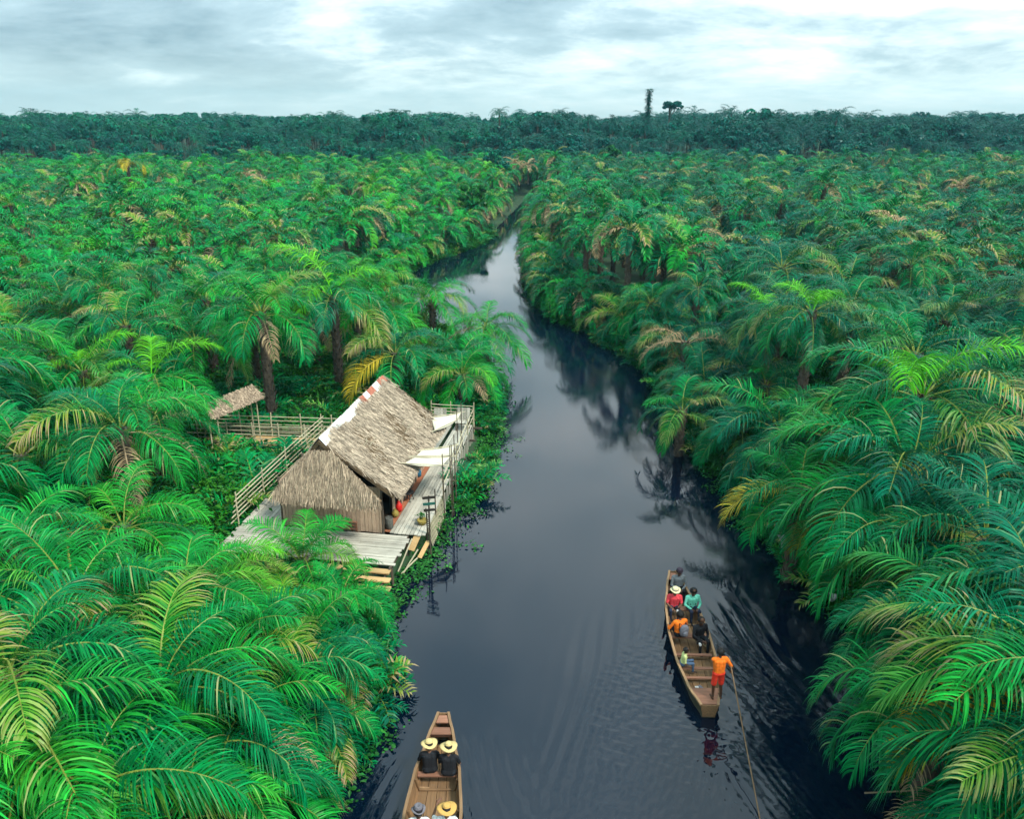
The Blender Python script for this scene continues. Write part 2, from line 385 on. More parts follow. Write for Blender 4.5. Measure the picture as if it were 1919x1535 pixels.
CANOE_A = dict(bow=Vector((5.55, 24.0, 0)), stern=Vector((5.34, 17.5, 0)))
CANOE_B = dict(bow=Vector((-1.81, 17.05, 0)), stern=Vector((-1.80, 9.3, 0)))
def wave_h(X, Y):
    Z = np.zeros(X.shape)
    nz = 0.5 + 0.5 * np.sin(1.7 * X + 2.1 * np.sin(0.9 * Y)) * np.sin(1.3 * Y + 1.7 * np.sin(1.1 * X))
    nz2 = 0.5 + 0.5 * np.sin(0.8 * X - 1.1 * Y + 2 * np.sin(0.5 * X))
    for c, amp, reach in ((CANOE_A, 0.0085, 11.0), (CANOE_B, 0.008, 8.0)):
        b, s_ = c['bow'], c['stern']; ax = (s_ - b).normalized()
        s = (X - b.x) * ax.x + (Y - b.y) * ax.y; t = (X - b.x) * -ax.y + (Y - b.y) * ax.x
        a = np.abs(t); ph = a - 0.37 * s
        edge = np.clip((0.37 * s + 0.75 - a) / 0.25, 0, 1)
        env = edge * np.clip(s / 0.8, 0, 1) * np.exp(-np.clip(s, 0, None) / reach) * np.exp(-np.clip(a - 0.5, 0, None) / 2.6) * (s > 0)
        Z += amp * env * (np.sin(2 * math.pi * ph / 0.21 + 3.2 * nz + 2.0 * nz2) * (0.15 + 1.3 * nz * nz2) + 0.5 * np.sin(2 * math.pi * (a - 0.25 * s) / 0.55 + 2 * nz2))
        # faint train of longer waves further out
        env2 = np.clip(s / 2, 0, 1) * np.exp(-((a - 0.3 * s - 0.9) / 1.3) ** 2) * np.exp(-np.clip(s, 0, None) / 12) * (s > 0)
        Z += 0.011 * env2 * np.sin(2 * math.pi * (a * 0.96 - 0.22 * s) / 0.45 + 3 * nz2)
    g = np.random.default_rng(2); b = CANOE_A['bow']; sA = b.y - Y; aA = np.abs(X - b.x); wedge = np.clip((0.42 * sA + 1.2 - aA) / 1.2, 0, 1) * np.clip((sA - 1.5) / 3, 0, 1) * np.exp(-np.clip(sA - 7, 0, None) / 5)
    for k in range(14):
        th = g.uniform(0, 6.28); wl_ = g.uniform(.16, .42); Z += wedge * np.where(X < b.x, .0012, .0006) * np.sin((X * math.cos(th) + Y * math.sin(th)) * 2 * math.pi / wl_ + g.uniform(0, 6.28))
    return Z
def build_river():
    me = grid_mesh('river', graded(-60, -6.5, 11.5, 60, 0.05, 1.35), graded(-60, 11.5, 25, 175, 0.05, 1.35), wave_h, MAT['black_water'])
    struct(link('river', me))
build_river()

# ------------------------------------------------------------------ palm fronds
UP = np.array([0, 0, 1.0])
def frond_geo(L, th0, droop, nl, segs, wid, leaf_len, seed, ragged=0.16, rach=True, hang=1.0, thick=1.0):
    """one feather leaf leaving the origin along +X: vertices, quads, tris, uv per vertex, material ids"""
    g = np.random.default_rng(seed); n = 22
    t = np.linspace(0, 1, n); th = th0 - droop * t ** 1.1
    side_bend = g.normal(0, 0.10)
    dx = np.cos(th) * L / (n - 1); dz = np.sin(th) * L / (n - 1)
    P = np.zeros((n, 3)); P[1:, 0] = np.cumsum(dx[:-1]); P[1:, 2] = np.cumsum(dz[:-1]); P[:, 1] = side_bend * L * t ** 2 * 0.4
    T = np.gradient(P, axis=0); T /= np.linalg.norm(T, axis=1)[:, None]
    V, Q, Tr, UV = [], [], [], []
    def emit(p, uv): V.append(p); UV.append(uv); return len(V) - 1
    for side in (-1, 1):
        for i in range(nl):
            if g.random() < 0.07: continue
            tt = 0.15 + 0.85 * (i + g.uniform(0.0, 1.0)) / nl
            fi = tt * (n - 1); k = min(int(fi), n - 2); fr = fi - k
            p = P[k] * (1 - fr) + P[k + 1] * fr; tan = T[k]
            lat = np.cross(UP, tan); nn = np.linalg.norm(lat)
            lat = np.array([0, 1.0, 0]) if nn < 1e-3 else lat / nn
            nor = np.cross(tan, lat)
            prof = min(1.0, 0.45 + 1.9 * (tt - 0.15)) * (1.0 - 0.62 * max(0, (tt - 0.45) / 0.55) ** 1.6)
            ll = leaf_len * prof * g.uniform(0.85, 1.12)
            d = 0.50 * tan * (0.8 + 0.9 * tt) + lat * side * 0.85 + nor * (0.46 + g.normal(0, ragged)) + g.normal(0, 0.06, 3)
            d /= np.linalg.norm(d); w0 = wid * (0.7 + 0.3 * prof) * g.uniform(0.8, 1.15)
            q = p.copy(); prev = None
            gv = hang * g.uniform(0.75, 1.25)
            for s in range(segs + 1):
                u = s / segs
                if s:
                    q = q + d * ll / segs
                    d = d + np.array([0, 0, -1.0]) * gv * (0.55 + 0.9 * u) * (3.0 / segs) * 0.42; d /= np.linalg.norm(d)
                wv = np.cross(d, nor); m_ = np.linalg.norm(wv); wv = lat if m_ < 1e-3 else wv / m_
                w = w0 * (0.62 + 1.1 * u if u < 0.35 else 1.0 * (1 - ((u - 0.35) / 0.65) ** 1.7))
                if s < segs:
                    cur = (emit(q - wv * w / 2, (u, tt)), emit(q + wv * w / 2, (u, tt)))
                    if prev: Q.append((prev[0], prev[1], cur[1], cur[0]))
                    prev = cur
                else:
                    e = emit(q, (u, tt)); Tr.append((prev[0], prev[1], e))
    nq, nt_ = len(Q), len(Tr)
    mq = [0] * nq
    if rach:
        step = 3 if segs < 4 else 1; idx = list(range(0, n, step))
        if idx[-1] != n - 1: idx.append(n - 1)
        base = None
        for k in idx:
            tt = t[k]; r = (0.034 * (1 - tt) ** 0.8 + 0.006) * thick * L / 4.2
            lat = np.cross(UP, T[k]); nn = np.linalg.norm(lat); lat = np.array([0, 1.0, 0]) if nn < 1e-3 else lat / nn
            nor = np.cross(T[k], lat)
            cur = [emit(P[k] + lat * r, (0, tt)), emit(P[k] + nor * r * 0.9, (0, tt)), emit(P[k] - lat * r, (0, tt)), emit(P[k] - nor * r * 0.6, (0, tt))]
            if base:
                for a in range(4):
                    b = (a + 1) % 4; Q.append((base[a], base[b], cur[b], cur[a])); mq.append(1)
            base = cur
    return np.array(V), np.array(Q, int), np.array(Tr, int), np.array(UV), np.array(mq + [0] * nt_)
def frond_mesh(name, geo, mats):
    V, Q, Tr, UV, mi = geo
    me = np_mesh(name, V, [Q, Tr], mats, midx=mi)
    set_uv(me, UV); return me
def set_uv(me, UV, fr=None):
    li = np.empty(len(me.loops), np.int32); me.loops.foreach_get('vertex_index', li)
    l = me.uv_layers.new(name='UVMap'); l.data.foreach_set('uv', UV[li].astype(np.float32).ravel())
    if fr is not None:
        a = me.attributes.new('fr', 'FLOAT', 'POINT'); a.data.foreach_set('value', fr.astype(np.float32))
NAGE = 10
def age_shape(k):
    f = k / (NAGE - 1); return R(80 - 80 * f), R(92 + 36 * math.sin(math.pi * min(1, f * 1.05)) - 4 * f)
FROND = []
for k in range(NAGE):
    th0, dr = age_shape(k); row = []
    for v in range(3):
        jit = random.uniform(-4, 4)
        row.append(frond_mesh('frond', frond_geo(4.2, th0 + R(jit), dr * random.uniform(0.85, 1.15), 66, 5, 0.049, 1.4, 100 + k * 10 + v, hang=random.uniform(1.4, 1.95)), [MAT['palm_leaf'], MAT['rachis']]))
    FROND.append(row)
def recolor(me, a, b, name='frond'):
    m = me.copy(); m.name = name; m.materials.clear(); m.materials.append(MAT[a]); m.materials.append(MAT[b]); return m
DRY = [frond_mesh('frond', frond_geo(3.9, R(th), R(dr), 40, 5, 0.036, 0.95, 300 + i, ragged=0.3, hang=1.7), [MAT['dry_leaf'], MAT['dry_rachis']]) for i, (th, dr) in enumerate([(35, 95), (10, 80), (-15, 70), (-40, 45), (62, 110)])]
FRESH = [recolor(FROND[k][1], 'fresh_leaf', 'rachis') for k in (0, 1, 2, 3)]
YELLOW = [recolor(FROND[k][0], 'yellow_leaf', 'rachis') for k in (4, 5, 6, 7)]

def trunk_mesh(h, seed, r0=0.20):
    """stout stem ringed with the stubs of cut leaf bases"""
    g = random.Random(seed); mb = MB(); n = 9; pts = []; rad = []
    bx, by = g.uniform(-.12, .12), g.uniform(-.12, .12)
    for i in range(n):
        f = i / (n - 1); pts.append((bx * math.sin(f * 3) * (1 - f) , by * math.sin(f * 3) * (1 - f), -0.5 + (h + 0.5) * f)); rad.append(r0 * (1.25 - 0.35 * f + (0.18 if f > 0.8 else 0)))
    mb.tube(pts, rad, 9)
    m = int(h * 16); 
    for i in range(m):
        a = i * 2.39996; z = 0.25 + (h - 0.25) * i / m; f = (z + 0.5) / (h + 0.5); r = r0 * (1.22 - 0.3 * f)
        d = Vector((math.cos(a), math.sin(a), 0)); p = Vector((0, 0, z)) + d * r * 0.9
        mb.beam(p, p + d * g.uniform(.05, .13) + Vector((0, 0, g.uniform(.12, .24))), 0.11, 0.05, up=d, taper=0.6)
    return mb.mesh('trunk', MAT['palm_trunk'])
TRUNK = {h: [trunk_mesh(h, int(h * 10) + i) for i in range(2)] for h in (2.0, 3.5, 5.0, 7.0)}
def pick_trunk(h, i):
    k = min(TRUNK, key=lambda q: abs(q - h)); return TRUNK[k][i % 2], h / k

def crown_mesh(name, nf, seed, mats, nl=32, dry=0.04, wid=0.13, upright=0.0):
    """a whole crown as one mesh for the smaller palms"""
    g = random.Random(seed); VS, QS, TS, UVS, FR, MQ, MT = [], [], [], [], [], [], []; off = 0
    for i in range(nf):
        f = (i + 0.5) / nf; th0, dr = age_shape((f ** 0.7) * (NAGE - 1)); th0 += upright
        V, Q, T_, UV, mi = frond_geo(4.2 * g.uniform(0.85, 1.08), th0 + R(g.uniform(-7, 7)), dr * g.uniform(0.85, 1.15), nl, 2, wid, 1.2, seed * 97 + i, hang=1.25, thick=0.8)
        a = i * 2.39996 + g.uniform(-.25, .25); c, s = math.cos(a), math.sin(a)
        W = V.copy(); W[:, 0] = V[:, 0] * c - V[:, 1] * s; W[:, 1] = V[:, 0] * s + V[:, 1] * c
        VS.append(W); QS.append(Q + off); TS.append(T_ + off); UVS.append(UV); FR.append(np.full(len(W), g.random() * (0.72 if f < 0.6 else 1.0)))
        isd = 2 if (f > 0.8 and g.random() < dry * 5) else 0
        MQ.append(mi[:len(Q)] + (isd)); MT.append(mi[len(Q):] + isd); off += len(W)
    me = np_mesh(name, np.concatenate(VS), [np.concatenate(QS), np.concatenate(TS)], mats, midx=np.concatenate(MQ + MT))
    set_uv(me, np.concatenate(UVS), np.concatenate(FR)); return me
PM = [MAT['palm_leaf'], MAT['rachis'], MAT['dry_leaf'], MAT['dry_rachis']]
CROWN = [crown_mesh('crown', 19, 40 + i, PM, dry=0.04 + 0.07 * (i % 3)) for i in range(6)]

# ------------------------------------------------------------------ where palms stand
HUT_O = Vector((-6.68, 26.5, 0)); HUT_A = R(9.0)
HX = Vector((math.cos(HUT_A), -math.sin(HUT_A), 0)); HYv = Vector((math.sin(HUT_A), math.cos(HUT_A), 0))
def hut_p(u, v, z): return HUT_O + HX * u + HYv * v + Vector((0, 0, z))
def hut_uv(x, y):
    d = Vector((x, y, 0)) - HUT_O; return d.dot(HX), d.dot(HYv)
def blocked(x, y):
    u, v = hut_uv(x, y)
    if -4.6 < u < 6 and -4.5 < v < 12.6: return True
    if -9.5 < u < -4.0 and -1.5 < v < 9.5: return True
    if -16 < x < -9 and 31.5 < y < 38.0: return True
    if -12.5 < x < -2.5 and 13.0 < y < 26: return True      # hand-placed there
    if 8 < x < 15.5 and 10 < y < 27: return True
    if -16 < x < -10 and 9 < y < 26: return True
    return False
HERO = [  # pixel of the crown heart, its height, scale, fronds, tilt of the crown, flavour
    (345, 1130, 4.8, 0.92, 26, ''), (440, 1215, 4.2, 0.88, 26, 'yellow'), (10, 1270, 6.3, 1.12, 28, ''), (300, 1290, 5.2, 1.05, 28, ''), (455, 1350, 3.6, 0.86, 24, ''),
    (570, 1215, 3.0, 0.74, 22, 'drytip'), (140, 1120, 5.3, 1.05, 26, ''), (640, 1115, 2.1, 0.6, 18, ''), (566, 1050, 1.9, 0.70, 12, 'young'), (160, 1490, 5.0, 1.0, 26, ''),
    (430, 1490, 3.2, 0.85, 24, ''), (20, 1030, 5.0, 1.0, 26, 'dry'), (230, 985, 4.4, 0.92, 24, 'yellow'), (-90, 1450, 5.6, 1.1, 26, ''), (-120, 1120, 5.6, 1.1, 26, ''), (590, 1330, 2.2, 0.62, 20, ''), (545, 1150, 2.4, 0.58, 20, ''), (385, 1085, 4.4, 0.85, 22, ''), (250, 1195, 4.6, .95, 24, ''), (525, 1275, 3.0, .8, 22, ''), (375, 1410, 4.2, .9, 24, 'dry'), (80, 1390, 5.4, 1.0, 24, ''), (300, 1540, 4.2, .9, 22, ''),
    (1700, 890, 5.6, 1.0, 28, ''), (1690, 1005, 4.8, 0.95, 26, 'yellow'), (1850, 1010, 5.6, 1.05, 26, ''), (1815, 1150, 5.0, 0.95, 26, 'yellow'), (1960, 1280, 5.4, 1.05, 28, 'yellow'), (1775, 1310, 3.8, 0.85, 24, 'dry'),
    (1985, 1460, 4.6, 0.95, 26, 'dry'), (1870, 1500, 2.9, 0.62, 20, 'dry'), (1730, 740, 7.0, 1.05, 28, 'fresh'), (1500, 915, 3.6, 0.72, 24, 'yellow'), (2010, 1150, 5.8, 1.1, 26, ''), (2060, 1350, 5.6, 1.1, 26, ''), (1690, 1190, 2.6, 0.55, 18, ''),
    (1285, 640, 3.4, 0.85, 16, 'dead'), (1278, 770, 2.3, 0.62, 18, ''), (912, 610, 3.2, 0.80, 22, 'drytip'), (712, 520, 4.6, 0.92, 24, ''), (238, 305, 9.0, 0.85, 18, 'yellowtip'), (282, 790, 3.8, 0.88, 24, 'dry'), (236, 610, 5.2, 0.95, 26, 'dry'), (810, 560, 3.6, 0.85, 22, ''),
]
palms = []
for px, py, z, s, nf, fl in HERO:
    z = z * (.8 if py > 950 and px < 700 else 1); p = at(px, py, z); palms.append(dict(x=p.x, y=p.y, z=z, s=s * (.86 if py > 950 else 1) * (.93 if px < 700 and py > 950 else 1), nf=nf, fl=fl, hero=True))
def scatter():
    cell = {}; pts = []
    def ok(x, y, r):
        cx, cy_ = int(x // 4), int(y // 4)
        for i in range(-1, 2):
            for j in range(-1, 2):
                for (a, b) in cell.get((cx + i, cy_ + j), ()):
                    if (a - x) ** 2 + (b - y) ** 2 < r * r: return False
        return True
    for p in palms: cell.setdefault((int(p['x'] // 4), int(p['y'] // 4)), []).append((p['x'], p['y']))
    g = random.Random(11); cand = []
    for _ in range(60000):
        y = 4 + 186 * g.random(); hw = 0.70 * y + 16; cand.append((g.uniform(-hw, hw), y))
    sd = river_sd([c[0] for c in cand], [c[1] for c in cand])
    for (x, y), d in zip(cand, sd):
        if d < 1.7 or blocked(x, y): continue
        if x < 0 and 45 < y < 96 and d < (6.5 if y < 74 else 4.5): continue
        r = 3.3 + 0.6 * min(1, y / 90)
        if not ok(x, y, r): continue
        cell.setdefault((int(x // 4), int(y // 4)), []).append((x, y))
        near_bank = d < (4 if x < 0 else 6.5)
        z = ((g.uniform(2.0, 3.4) if d < 2.8 else g.uniform(2.6, 4.2)) if x < 0 else (g.uniform(2.4, 4.6) if d < 2.5 else g.uniform(5.2, 7.6))) if near_bank else g.uniform(3.0, 6.4) + (0.5 if x > 0 else 0)
        if g.random() < 0.05: z += g.uniform(0.8, 2.0)
        if g.random() < 0.12: z -= 1.2
        fl = ''
        q = g.random()
        if q < 0.17: fl = 'dry'
        elif q < 0.20: fl = 'fresh'
        elif q < 0.25: fl = 'yellow'
        elif q < 0.27: fl = 'dead'
        pts.append(dict(x=x, y=y, z=z, s=g.uniform(0.70, 1.06) * (0.84 if near_bank and d < 4 else 1), nf=g.randint(22, 27), fl=fl, hero=False))
    for _ in range(6000):
        y = g.uniform(27, 92); x = g.choice((1, 1, -1)) * 1.0; edge_ = np.interp(y, [q[1] for q in (RIGHT if x > 0 else LEFT)], [q[0] for q in (RIGHT if x > 0 else LEFT)])
        if x < 0 and y < 78: continue
        x = edge_ + x * g.uniform(.9, 4.5); d = float(river_sd([x], [y])[0])
        if d < .8 or not ok(x, y, 1.9): continue
        cell.setdefault((int(x // 4), int(y // 4)), []).append((x, y))
        pts.append(dict(x=x, y=y, z=g.uniform(1.3, 2.6) + (.5 if d > 2 else 0), s=g.uniform(.55, .78), nf=g.randint(20, 25), fl='dry' if g.random() < .1 else '', hero=False))
    return pts
palms += scatter()
gz = ground_h([p['x'] for p in palms], [p['y'] for p in palms])
for p, g0 in zip(palms, gz):
    p['g'] = max(float(g0), -0.4); q = project((p['x'], p['y'], p['z'])); p['q'] = q
    m = F * 3.4 / q[2] if q else 0
    p['vis'] = bool(q and -m < q[0] < 1919 + m and -m < q[1] < 1535 + m)
    p['d'] = math.dist((p['x'], p['y'], p['z']), (0, 0, H)) if q else 999
vis = sorted([p for p in palms if p['vis']], key=lambda p: p['d'])
far_hero = [p for p in vis if p['hero']]
NEAR, MID = 120, 300
ind = vis[:MID]
for p in far_hero:
    if p not in ind: ind[-1 - far_hero.index(p) % 5] = p
ids = set(id(p) for p in ind)
rest = [p for p in palms if id(p) not in ids]

ORD = ['nearest', 'second nearest', 'third nearest', 'fourth nearest', 'fifth nearest', 'sixth nearest', 'seventh nearest', 'eighth nearest', 'ninth nearest', 'tenth nearest', 'eleventh nearest', 'twelfth nearest', 'thirteenth nearest', 'fourteenth nearest', 'fifteenth nearest', 'sixteenth nearest', 'seventeenth nearest', 'eighteenth nearest', 'nineteenth nearest', 'twentieth nearest']
ONES = ['first', 'second', 'third', 'fourth', 'fifth', 'sixth', 'seventh', 'eighth', 'ninth']
for tens, tenth in (('twenty', None), ('thirty', 'thirtieth'), ('forty', 'fortieth'), ('fifty', 'fiftieth'), ('sixty', 'sixtieth'), ('seventy', 'seventieth'), ('eighty', 'eightieth'), ('ninety', 'ninetieth')):
    if tenth: ORD.append(tenth + ' nearest')
    ORD += [f'{tens}-{o} nearest' for o in ONES]
MARK = {'left': [('the thatched hut', -6.2, 30.0), ('the small thatched shelter', -12.6, 34.3), ('the cropped canoe', -1.8, 15.0), ('the lower left corner', -9.0, 12.0), ('the waterside palm', -1.2, 48.0), ('the tall yellow-tipped palm', at(238, 305, 9.0).x, at(238, 305, 9.0).y), ('the far open water', -11, 78.0)],
        'right': [('the long canoe', 5.4, 20.5), ('the lower right corner', 10.8, 14.5), ('the dead palm', at(1285, 640, 3.4).x, at(1285, 640, 3.4).y), ('the bright lime-green palm', at(1730, 740, 7).x, at(1730, 740, 7).y), ('the far river narrows', 2.0, 100.0)]}
def name_palms():
    buckets = {}
    for p in ind:
        side = 'left' if river_side(p['x'], p['y']) < 0 else 'right'; p['side'] = side
        best = min(MARK[side], key=lambda m: math.hypot(p['x'] - m[1], p['y'] - m[2]))
        buckets.setdefault((side, best[0]), []).append((math.hypot(p['x'] - best[1], p['y'] - best[2]), id(p), p))
    look = {'': 'green feathery palm', 'dry': 'palm with dry lower fronds', 'yellow': 'palm with yellowing fronds', 'fresh': 'palm with lime fronds', 'young': 'low young palm', 'drytip': 'palm with one dry frond', 'dead': 'withered brown palm', 'yellowtip': 'tall palm with yellow outer fronds'}
    for (side, mk), lst in buckets.items():
        for i, (d, _, p) in enumerate(sorted(lst, key=lambda q: q[:2])):
            if i < len(ORD):
                p['label'] = f"{look[p['fl']]} on {side} bank, {ORD[i]} to {mk}"; p['group'] = 'palms along the river'
            else:
                p['label'] = f"palm crown in the {side} bank carpet, farther from {mk}"; p['group'] = f'{side} bank palm carpet away from {mk}'
SPECIAL = {(1285, 640): 'withered palm with pale dry brown fronds on the right bank', (238, 305): 'tall palm with yellow outer fronds rising above the left carpet', (566, 1050): 'low young palm standing upright before the hut front deck', (912, 610): 'slim palm leaning at the water edge beyond the hut'}
def river_side(x, y):
    l = np.interp(y, [q[1] for q in LEFT], [q[0] for q in LEFT]); r = np.interp(y, [q[1] for q in RIGHT], [q[0] for q in RIGHT]); return x - (l + r) / 2
name_palms()
for p, h in zip(palms, HERO):
    if (h[0], h[1]) in SPECIAL: p['label'] = SPECIAL[(h[0], h[1])]
def plant_palm(p, detailed, g):
    root = empty('palm_tree', (p['x'], p['y'], p['g']), g.uniform(0, 6.28))
    h = max(0.5, p['z'] - p['g'])
    tag(root, p['label'], 'palm', p['group'])
    tm, sz = pick_trunk(h, g.randint(0, 9)); k = 0.85 + 0.25 * p['s']
    link('trunk', tm, root, scale=(k, k, sz))
    fl = p['fl']; ex = g.uniform(.55, .95)
    if not detailed:
        link('crown', CROWN[g.randrange(len(CROWN))] if fl != 'dead' else CROWN_DRY, root, (0, 0, h), (g.uniform(-.1, .1), g.uniform(-.1, .1), 0), p['s'])
        return
    nf = max(12, int(p['nf'] * .74)); a0 = g.uniform(0, 6.28)
    for i in range(nf):
        f = (i + 0.5) / nf; k = min(NAGE - 1, int(NAGE * (f ** ex if fl != 'young' else f * 0.45))); me = FROND[k][g.randrange(3)]
        if fl == 'fresh' and f < 0.16: me = FRESH[g.randrange(4)]
        if fl == 'yellow' and f > 0.82 and g.random() < 0.3: me = YELLOW[g.randrange(4)]
        if fl == 'yellowtip' and f > 0.55: me = YELLOW[g.randrange(4)]
        if fl == 'dry' and f > 0.72 and g.random() < 0.6: me = DRY[g.randrange(4)]
        if fl == 'dead': me = DRY[(0, 1, 4, 2, 4)[i % 5]] if g.random() < 0.6 else FROND[k][0]
        if fl == 'drytip' and i in (nf - 2,): me = DRY[1]
        s = p['s'] * g.uniform(0.86, 1.10) * (0.8 if f < 0.1 else 1)
        link('frond', me, root, (0.06 * math.cos(a0 + i * 2.4), 0.06 * math.sin(a0 + i * 2.4), h - 0.25 * f), (g.uniform(-.16, .16), g.uniform(-.1, .1), a0 + i * 2.39996 + g.uniform(-.22, .22)), s)
CROWN_DRY = crown_mesh('crown', 14, 77, [MAT['dry_leaf'], MAT['dry_rachis'], MAT['palm_leaf'], MAT['rachis']], dry=0.2)
gp = random.Random(5)
for i, p in enumerate(ind): plant_palm(p, i < NEAR or p['hero'], gp)

# ------------------------------------------------------------------ scattering of what cannot be counted
def scatter_stuff(name, pts, rots, scales, idx, meshes, label, cat):
    src = bpy.data.collections.new(name + '_source')
    for i, parts in enumerate(meshes):
        o = bpy.data.objects.new('%s_%02d' % (name, i), parts); src.objects.link(o)
    me = bpy.data.meshes.new(name); me.from_pydata([tuple(p) for p in pts], [], [])
    for nm, typ, data, key in (('rot', 'FLOAT_VECTOR', rots, 'vector'), ('scl', 'FLOAT_VECTOR', scales, 'vector'), ('idx', 'INT', idx, 'value')):
        a = me.attributes.new(nm, typ, 'POINT'); a.data.foreach_set(key, np.asarray(data).ravel())
    for m in meshes:
        for mm in m.materials:
            if mm and mm.name not in [x.name for x in me.materials]: me.materials.append(mm)
    o = link(name, me); o['kind'] = 'stuff'; o['label'] = label; o['category'] = cat
    ng = bpy.data.node_groups.new(name, 'GeometryNodeTree')
    ng.interface.new_socket('Geometry', in_out='INPUT', socket_type='NodeSocketGeometry'); ng.interface.new_socket('Geometry', in_out='OUTPUT', socket_type='NodeSocketGeometry')
    gi = ng.nodes.new('NodeGroupInput'); go = ng.nodes.new('NodeGroupOutput'); ci = ng.nodes.new('GeometryNodeCollectionInfo'); ip = ng.nodes.new('GeometryNodeInstanceOnPoints')
    ci.inputs['Collection'].default_value = src; ci.inputs['Separate Children'].default_value = True; ci.inputs['Reset Children'].default_value = True
    def attr(nm, typ):
        n = ng.nodes.new('GeometryNodeInputNamedAttribute'); n.data_type = typ; n.inputs['Name'].default_value = nm; return n.outputs['Attribute']
    L = ng.links.new
    L(gi.outputs[0], ip.inputs['Points']); L(ci.outputs[0], ip.inputs['Instance']); ip.inputs['Pick Instance'].default_value = True
    L(attr('idx', 'INT'), ip.inputs['Instance Index']); L(attr('rot', 'FLOAT_VECTOR'), ip.inputs['Rotation']); L(attr('scl', 'FLOAT_VECTOR'), ip.inputs['Scale'])
    L(ip.outputs[0], go.inputs[0])
    md = o.modifiers.new('scatter', 'NODES'); md.node_group = ng
    return o
def whole_palm(crown, h, seed):
    """crown and stem in one mesh, origin at the foot"""
    bm = bmesh.new(); bm.from_mesh(crown); bmesh.ops.translate(bm, verts=bm.verts, vec=(0, 0, h))
    base = len(crown.materials); me = bpy.data.meshes.new('far_palm'); nf0 = len(bm.faces)
    t = trunk_mesh(h, seed, 0.17); bm.from_mesh(t); bm.faces.ensure_lookup_table()
    for f in list(bm.faces)[nf0:]: f.material_index = base
    bm.to_mesh(me); bm.free()
    for m in crown.materials: me.materials.append(m)
    me.materials.append(MAT['palm_trunk']); return me
def far_palms():
    ms = [whole_palm(CROWN[i], 5.0, 200 + i) for i in range(6)] + [whole_palm(CROWN_DRY, 5.0, 210)]
    pts, ro, sl, ix = [], [], [], []; g = random.Random(3)
    for p in rest:
        h = p['z'] - p['g']; s = p['s']
        pts.append((p['x'], p['y'], p['g'] + h - 5.0 * s)); ro.append((0, 0, g.uniform(0, 6.28))); sl.append((s, s, s)); ix.append(6 if p['fl'] == 'dead' else g.randrange(6))
    scatter_stuff('palm_carpet', pts, ro, sl, ix, ms, 'dense carpet of far palm crowns reaching to the dark forest edge', 'palms')
far_palms()

# leafy undergrowth ------------------------------------------------------
def leaf_cluster(name, n, rad, hgt, size, mat, seed, stems=True, droop=0.4):
    g = np.random.default_rng(seed); V, Q, UV, FR = [], [], [], []
    ncl = max(3, n // 26); cc = []
    for _ in range(ncl):
        a = g.uniform(0, 6.28); r = rad * math.sqrt(g.random()) * 0.8; cc.append((r * math.cos(a), r * math.sin(a), hgt * g.uniform(0.35, 1.0) * (1 - 0.35 * (r / rad) ** 2)))
    for i in range(n):
        c = cc[g.integers(ncl)]; sp = rad * 0.34
        p = np.array(c) + g.normal(0, 1, 3) * (sp, sp, sp * 0.7); p[2] = max(0.03, p[2])
        o = np.array([p[0], p[1], p[2] - hgt * 0.35]); o /= (np.linalg.norm(o) + 1e-6)
        d = o + g.normal(0, 0.55, 3); d[2] -= droop * g.random(); d /= np.linalg.norm(d)
        w = np.cross(d, UP + g.normal(0, .35, 3)); w /= (np.linalg.norm(w) + 1e-6); l = size * g.uniform(0.6, 1.3); wd = l * 0.24
        nn = np.cross(w, d); b = len(V)
        V += [p, p + d * l * 0.5 + w * wd + nn * l * 0.06, p + d * l - np.array([0, 0, l * 0.2]), p + d * l * 0.5 - w * wd + nn * l * 0.06]
        Q.append((b, b + 1, b + 2, b + 3)); UV += [(0, .3), (.5, .3), (1, .3), (.5, .3)]; FR += [g.random() * 0.5] * 4
    me = np_mesh(name, np.array(V), [np.array(Q)], mat); set_uv(me, np.array(UV), np.array(FR)); return me
def rosette(name, nf, L, seed, mat):
    """a fern or palm seedling: short feather leaves from the ground"""
    g = random.Random(seed); VS, QS, TS, UVS, FR, M1, M2 = [], [], [], [], [], [], []; off = 0
    for i in range(nf):
        V, Q, T_, UV, mi = frond_geo(L * g.uniform(.7, 1.1), R(g.uniform(35, 80)), R(g.uniform(60, 95)), 13, 2, 0.075 * L / 1.6, 0.36 * L, seed * 31 + i, thick=1.4)
        a = i * 2.39996; c, s = math.cos(a), math.sin(a); W = V.copy(); W[:, 0] = V[:, 0] * c - V[:, 1] * s; W[:, 1] = V[:, 0] * s + V[:, 1] * c
        VS.append(W); QS.append(Q + off); TS.append(T_ + off); UVS.append(UV); FR.append(np.full(len(W), g.random() * .5)); M1.append(mi[:len(Q)]); M2.append(mi[len(Q):]); off += len(W)
    me = np_mesh(name, np.concatenate(VS), [np.concatenate(QS), np.concatenate(TS)], mat, midx=np.concatenate(M1 + M2)); set_uv(me, np.concatenate(UVS), np.concatenate(FR)); return me
UG = [leaf_cluster('undergrowth', 150, 0.9, 0.8, 0.20, MAT['bush_leaf'], 1), leaf_cluster('undergrowth', 170, 1.0, 1.1, 0.24, MAT['bush_leaf'], 2), leaf_cluster('undergrowth', 120, 0.8, 0.5, 0.30, MAT['bush_leaf'], 3), rosette('undergrowth', 9, 1.5, 4, [MAT['palm_leaf'], MAT['rachis']]), rosette('undergrowth', 8, 1.1, 5, [MAT['bush_leaf'], MAT['rachis']]), rosette('undergrowth', 10, 2.1, 6, [MAT['palm_leaf'], MAT['rachis']])]
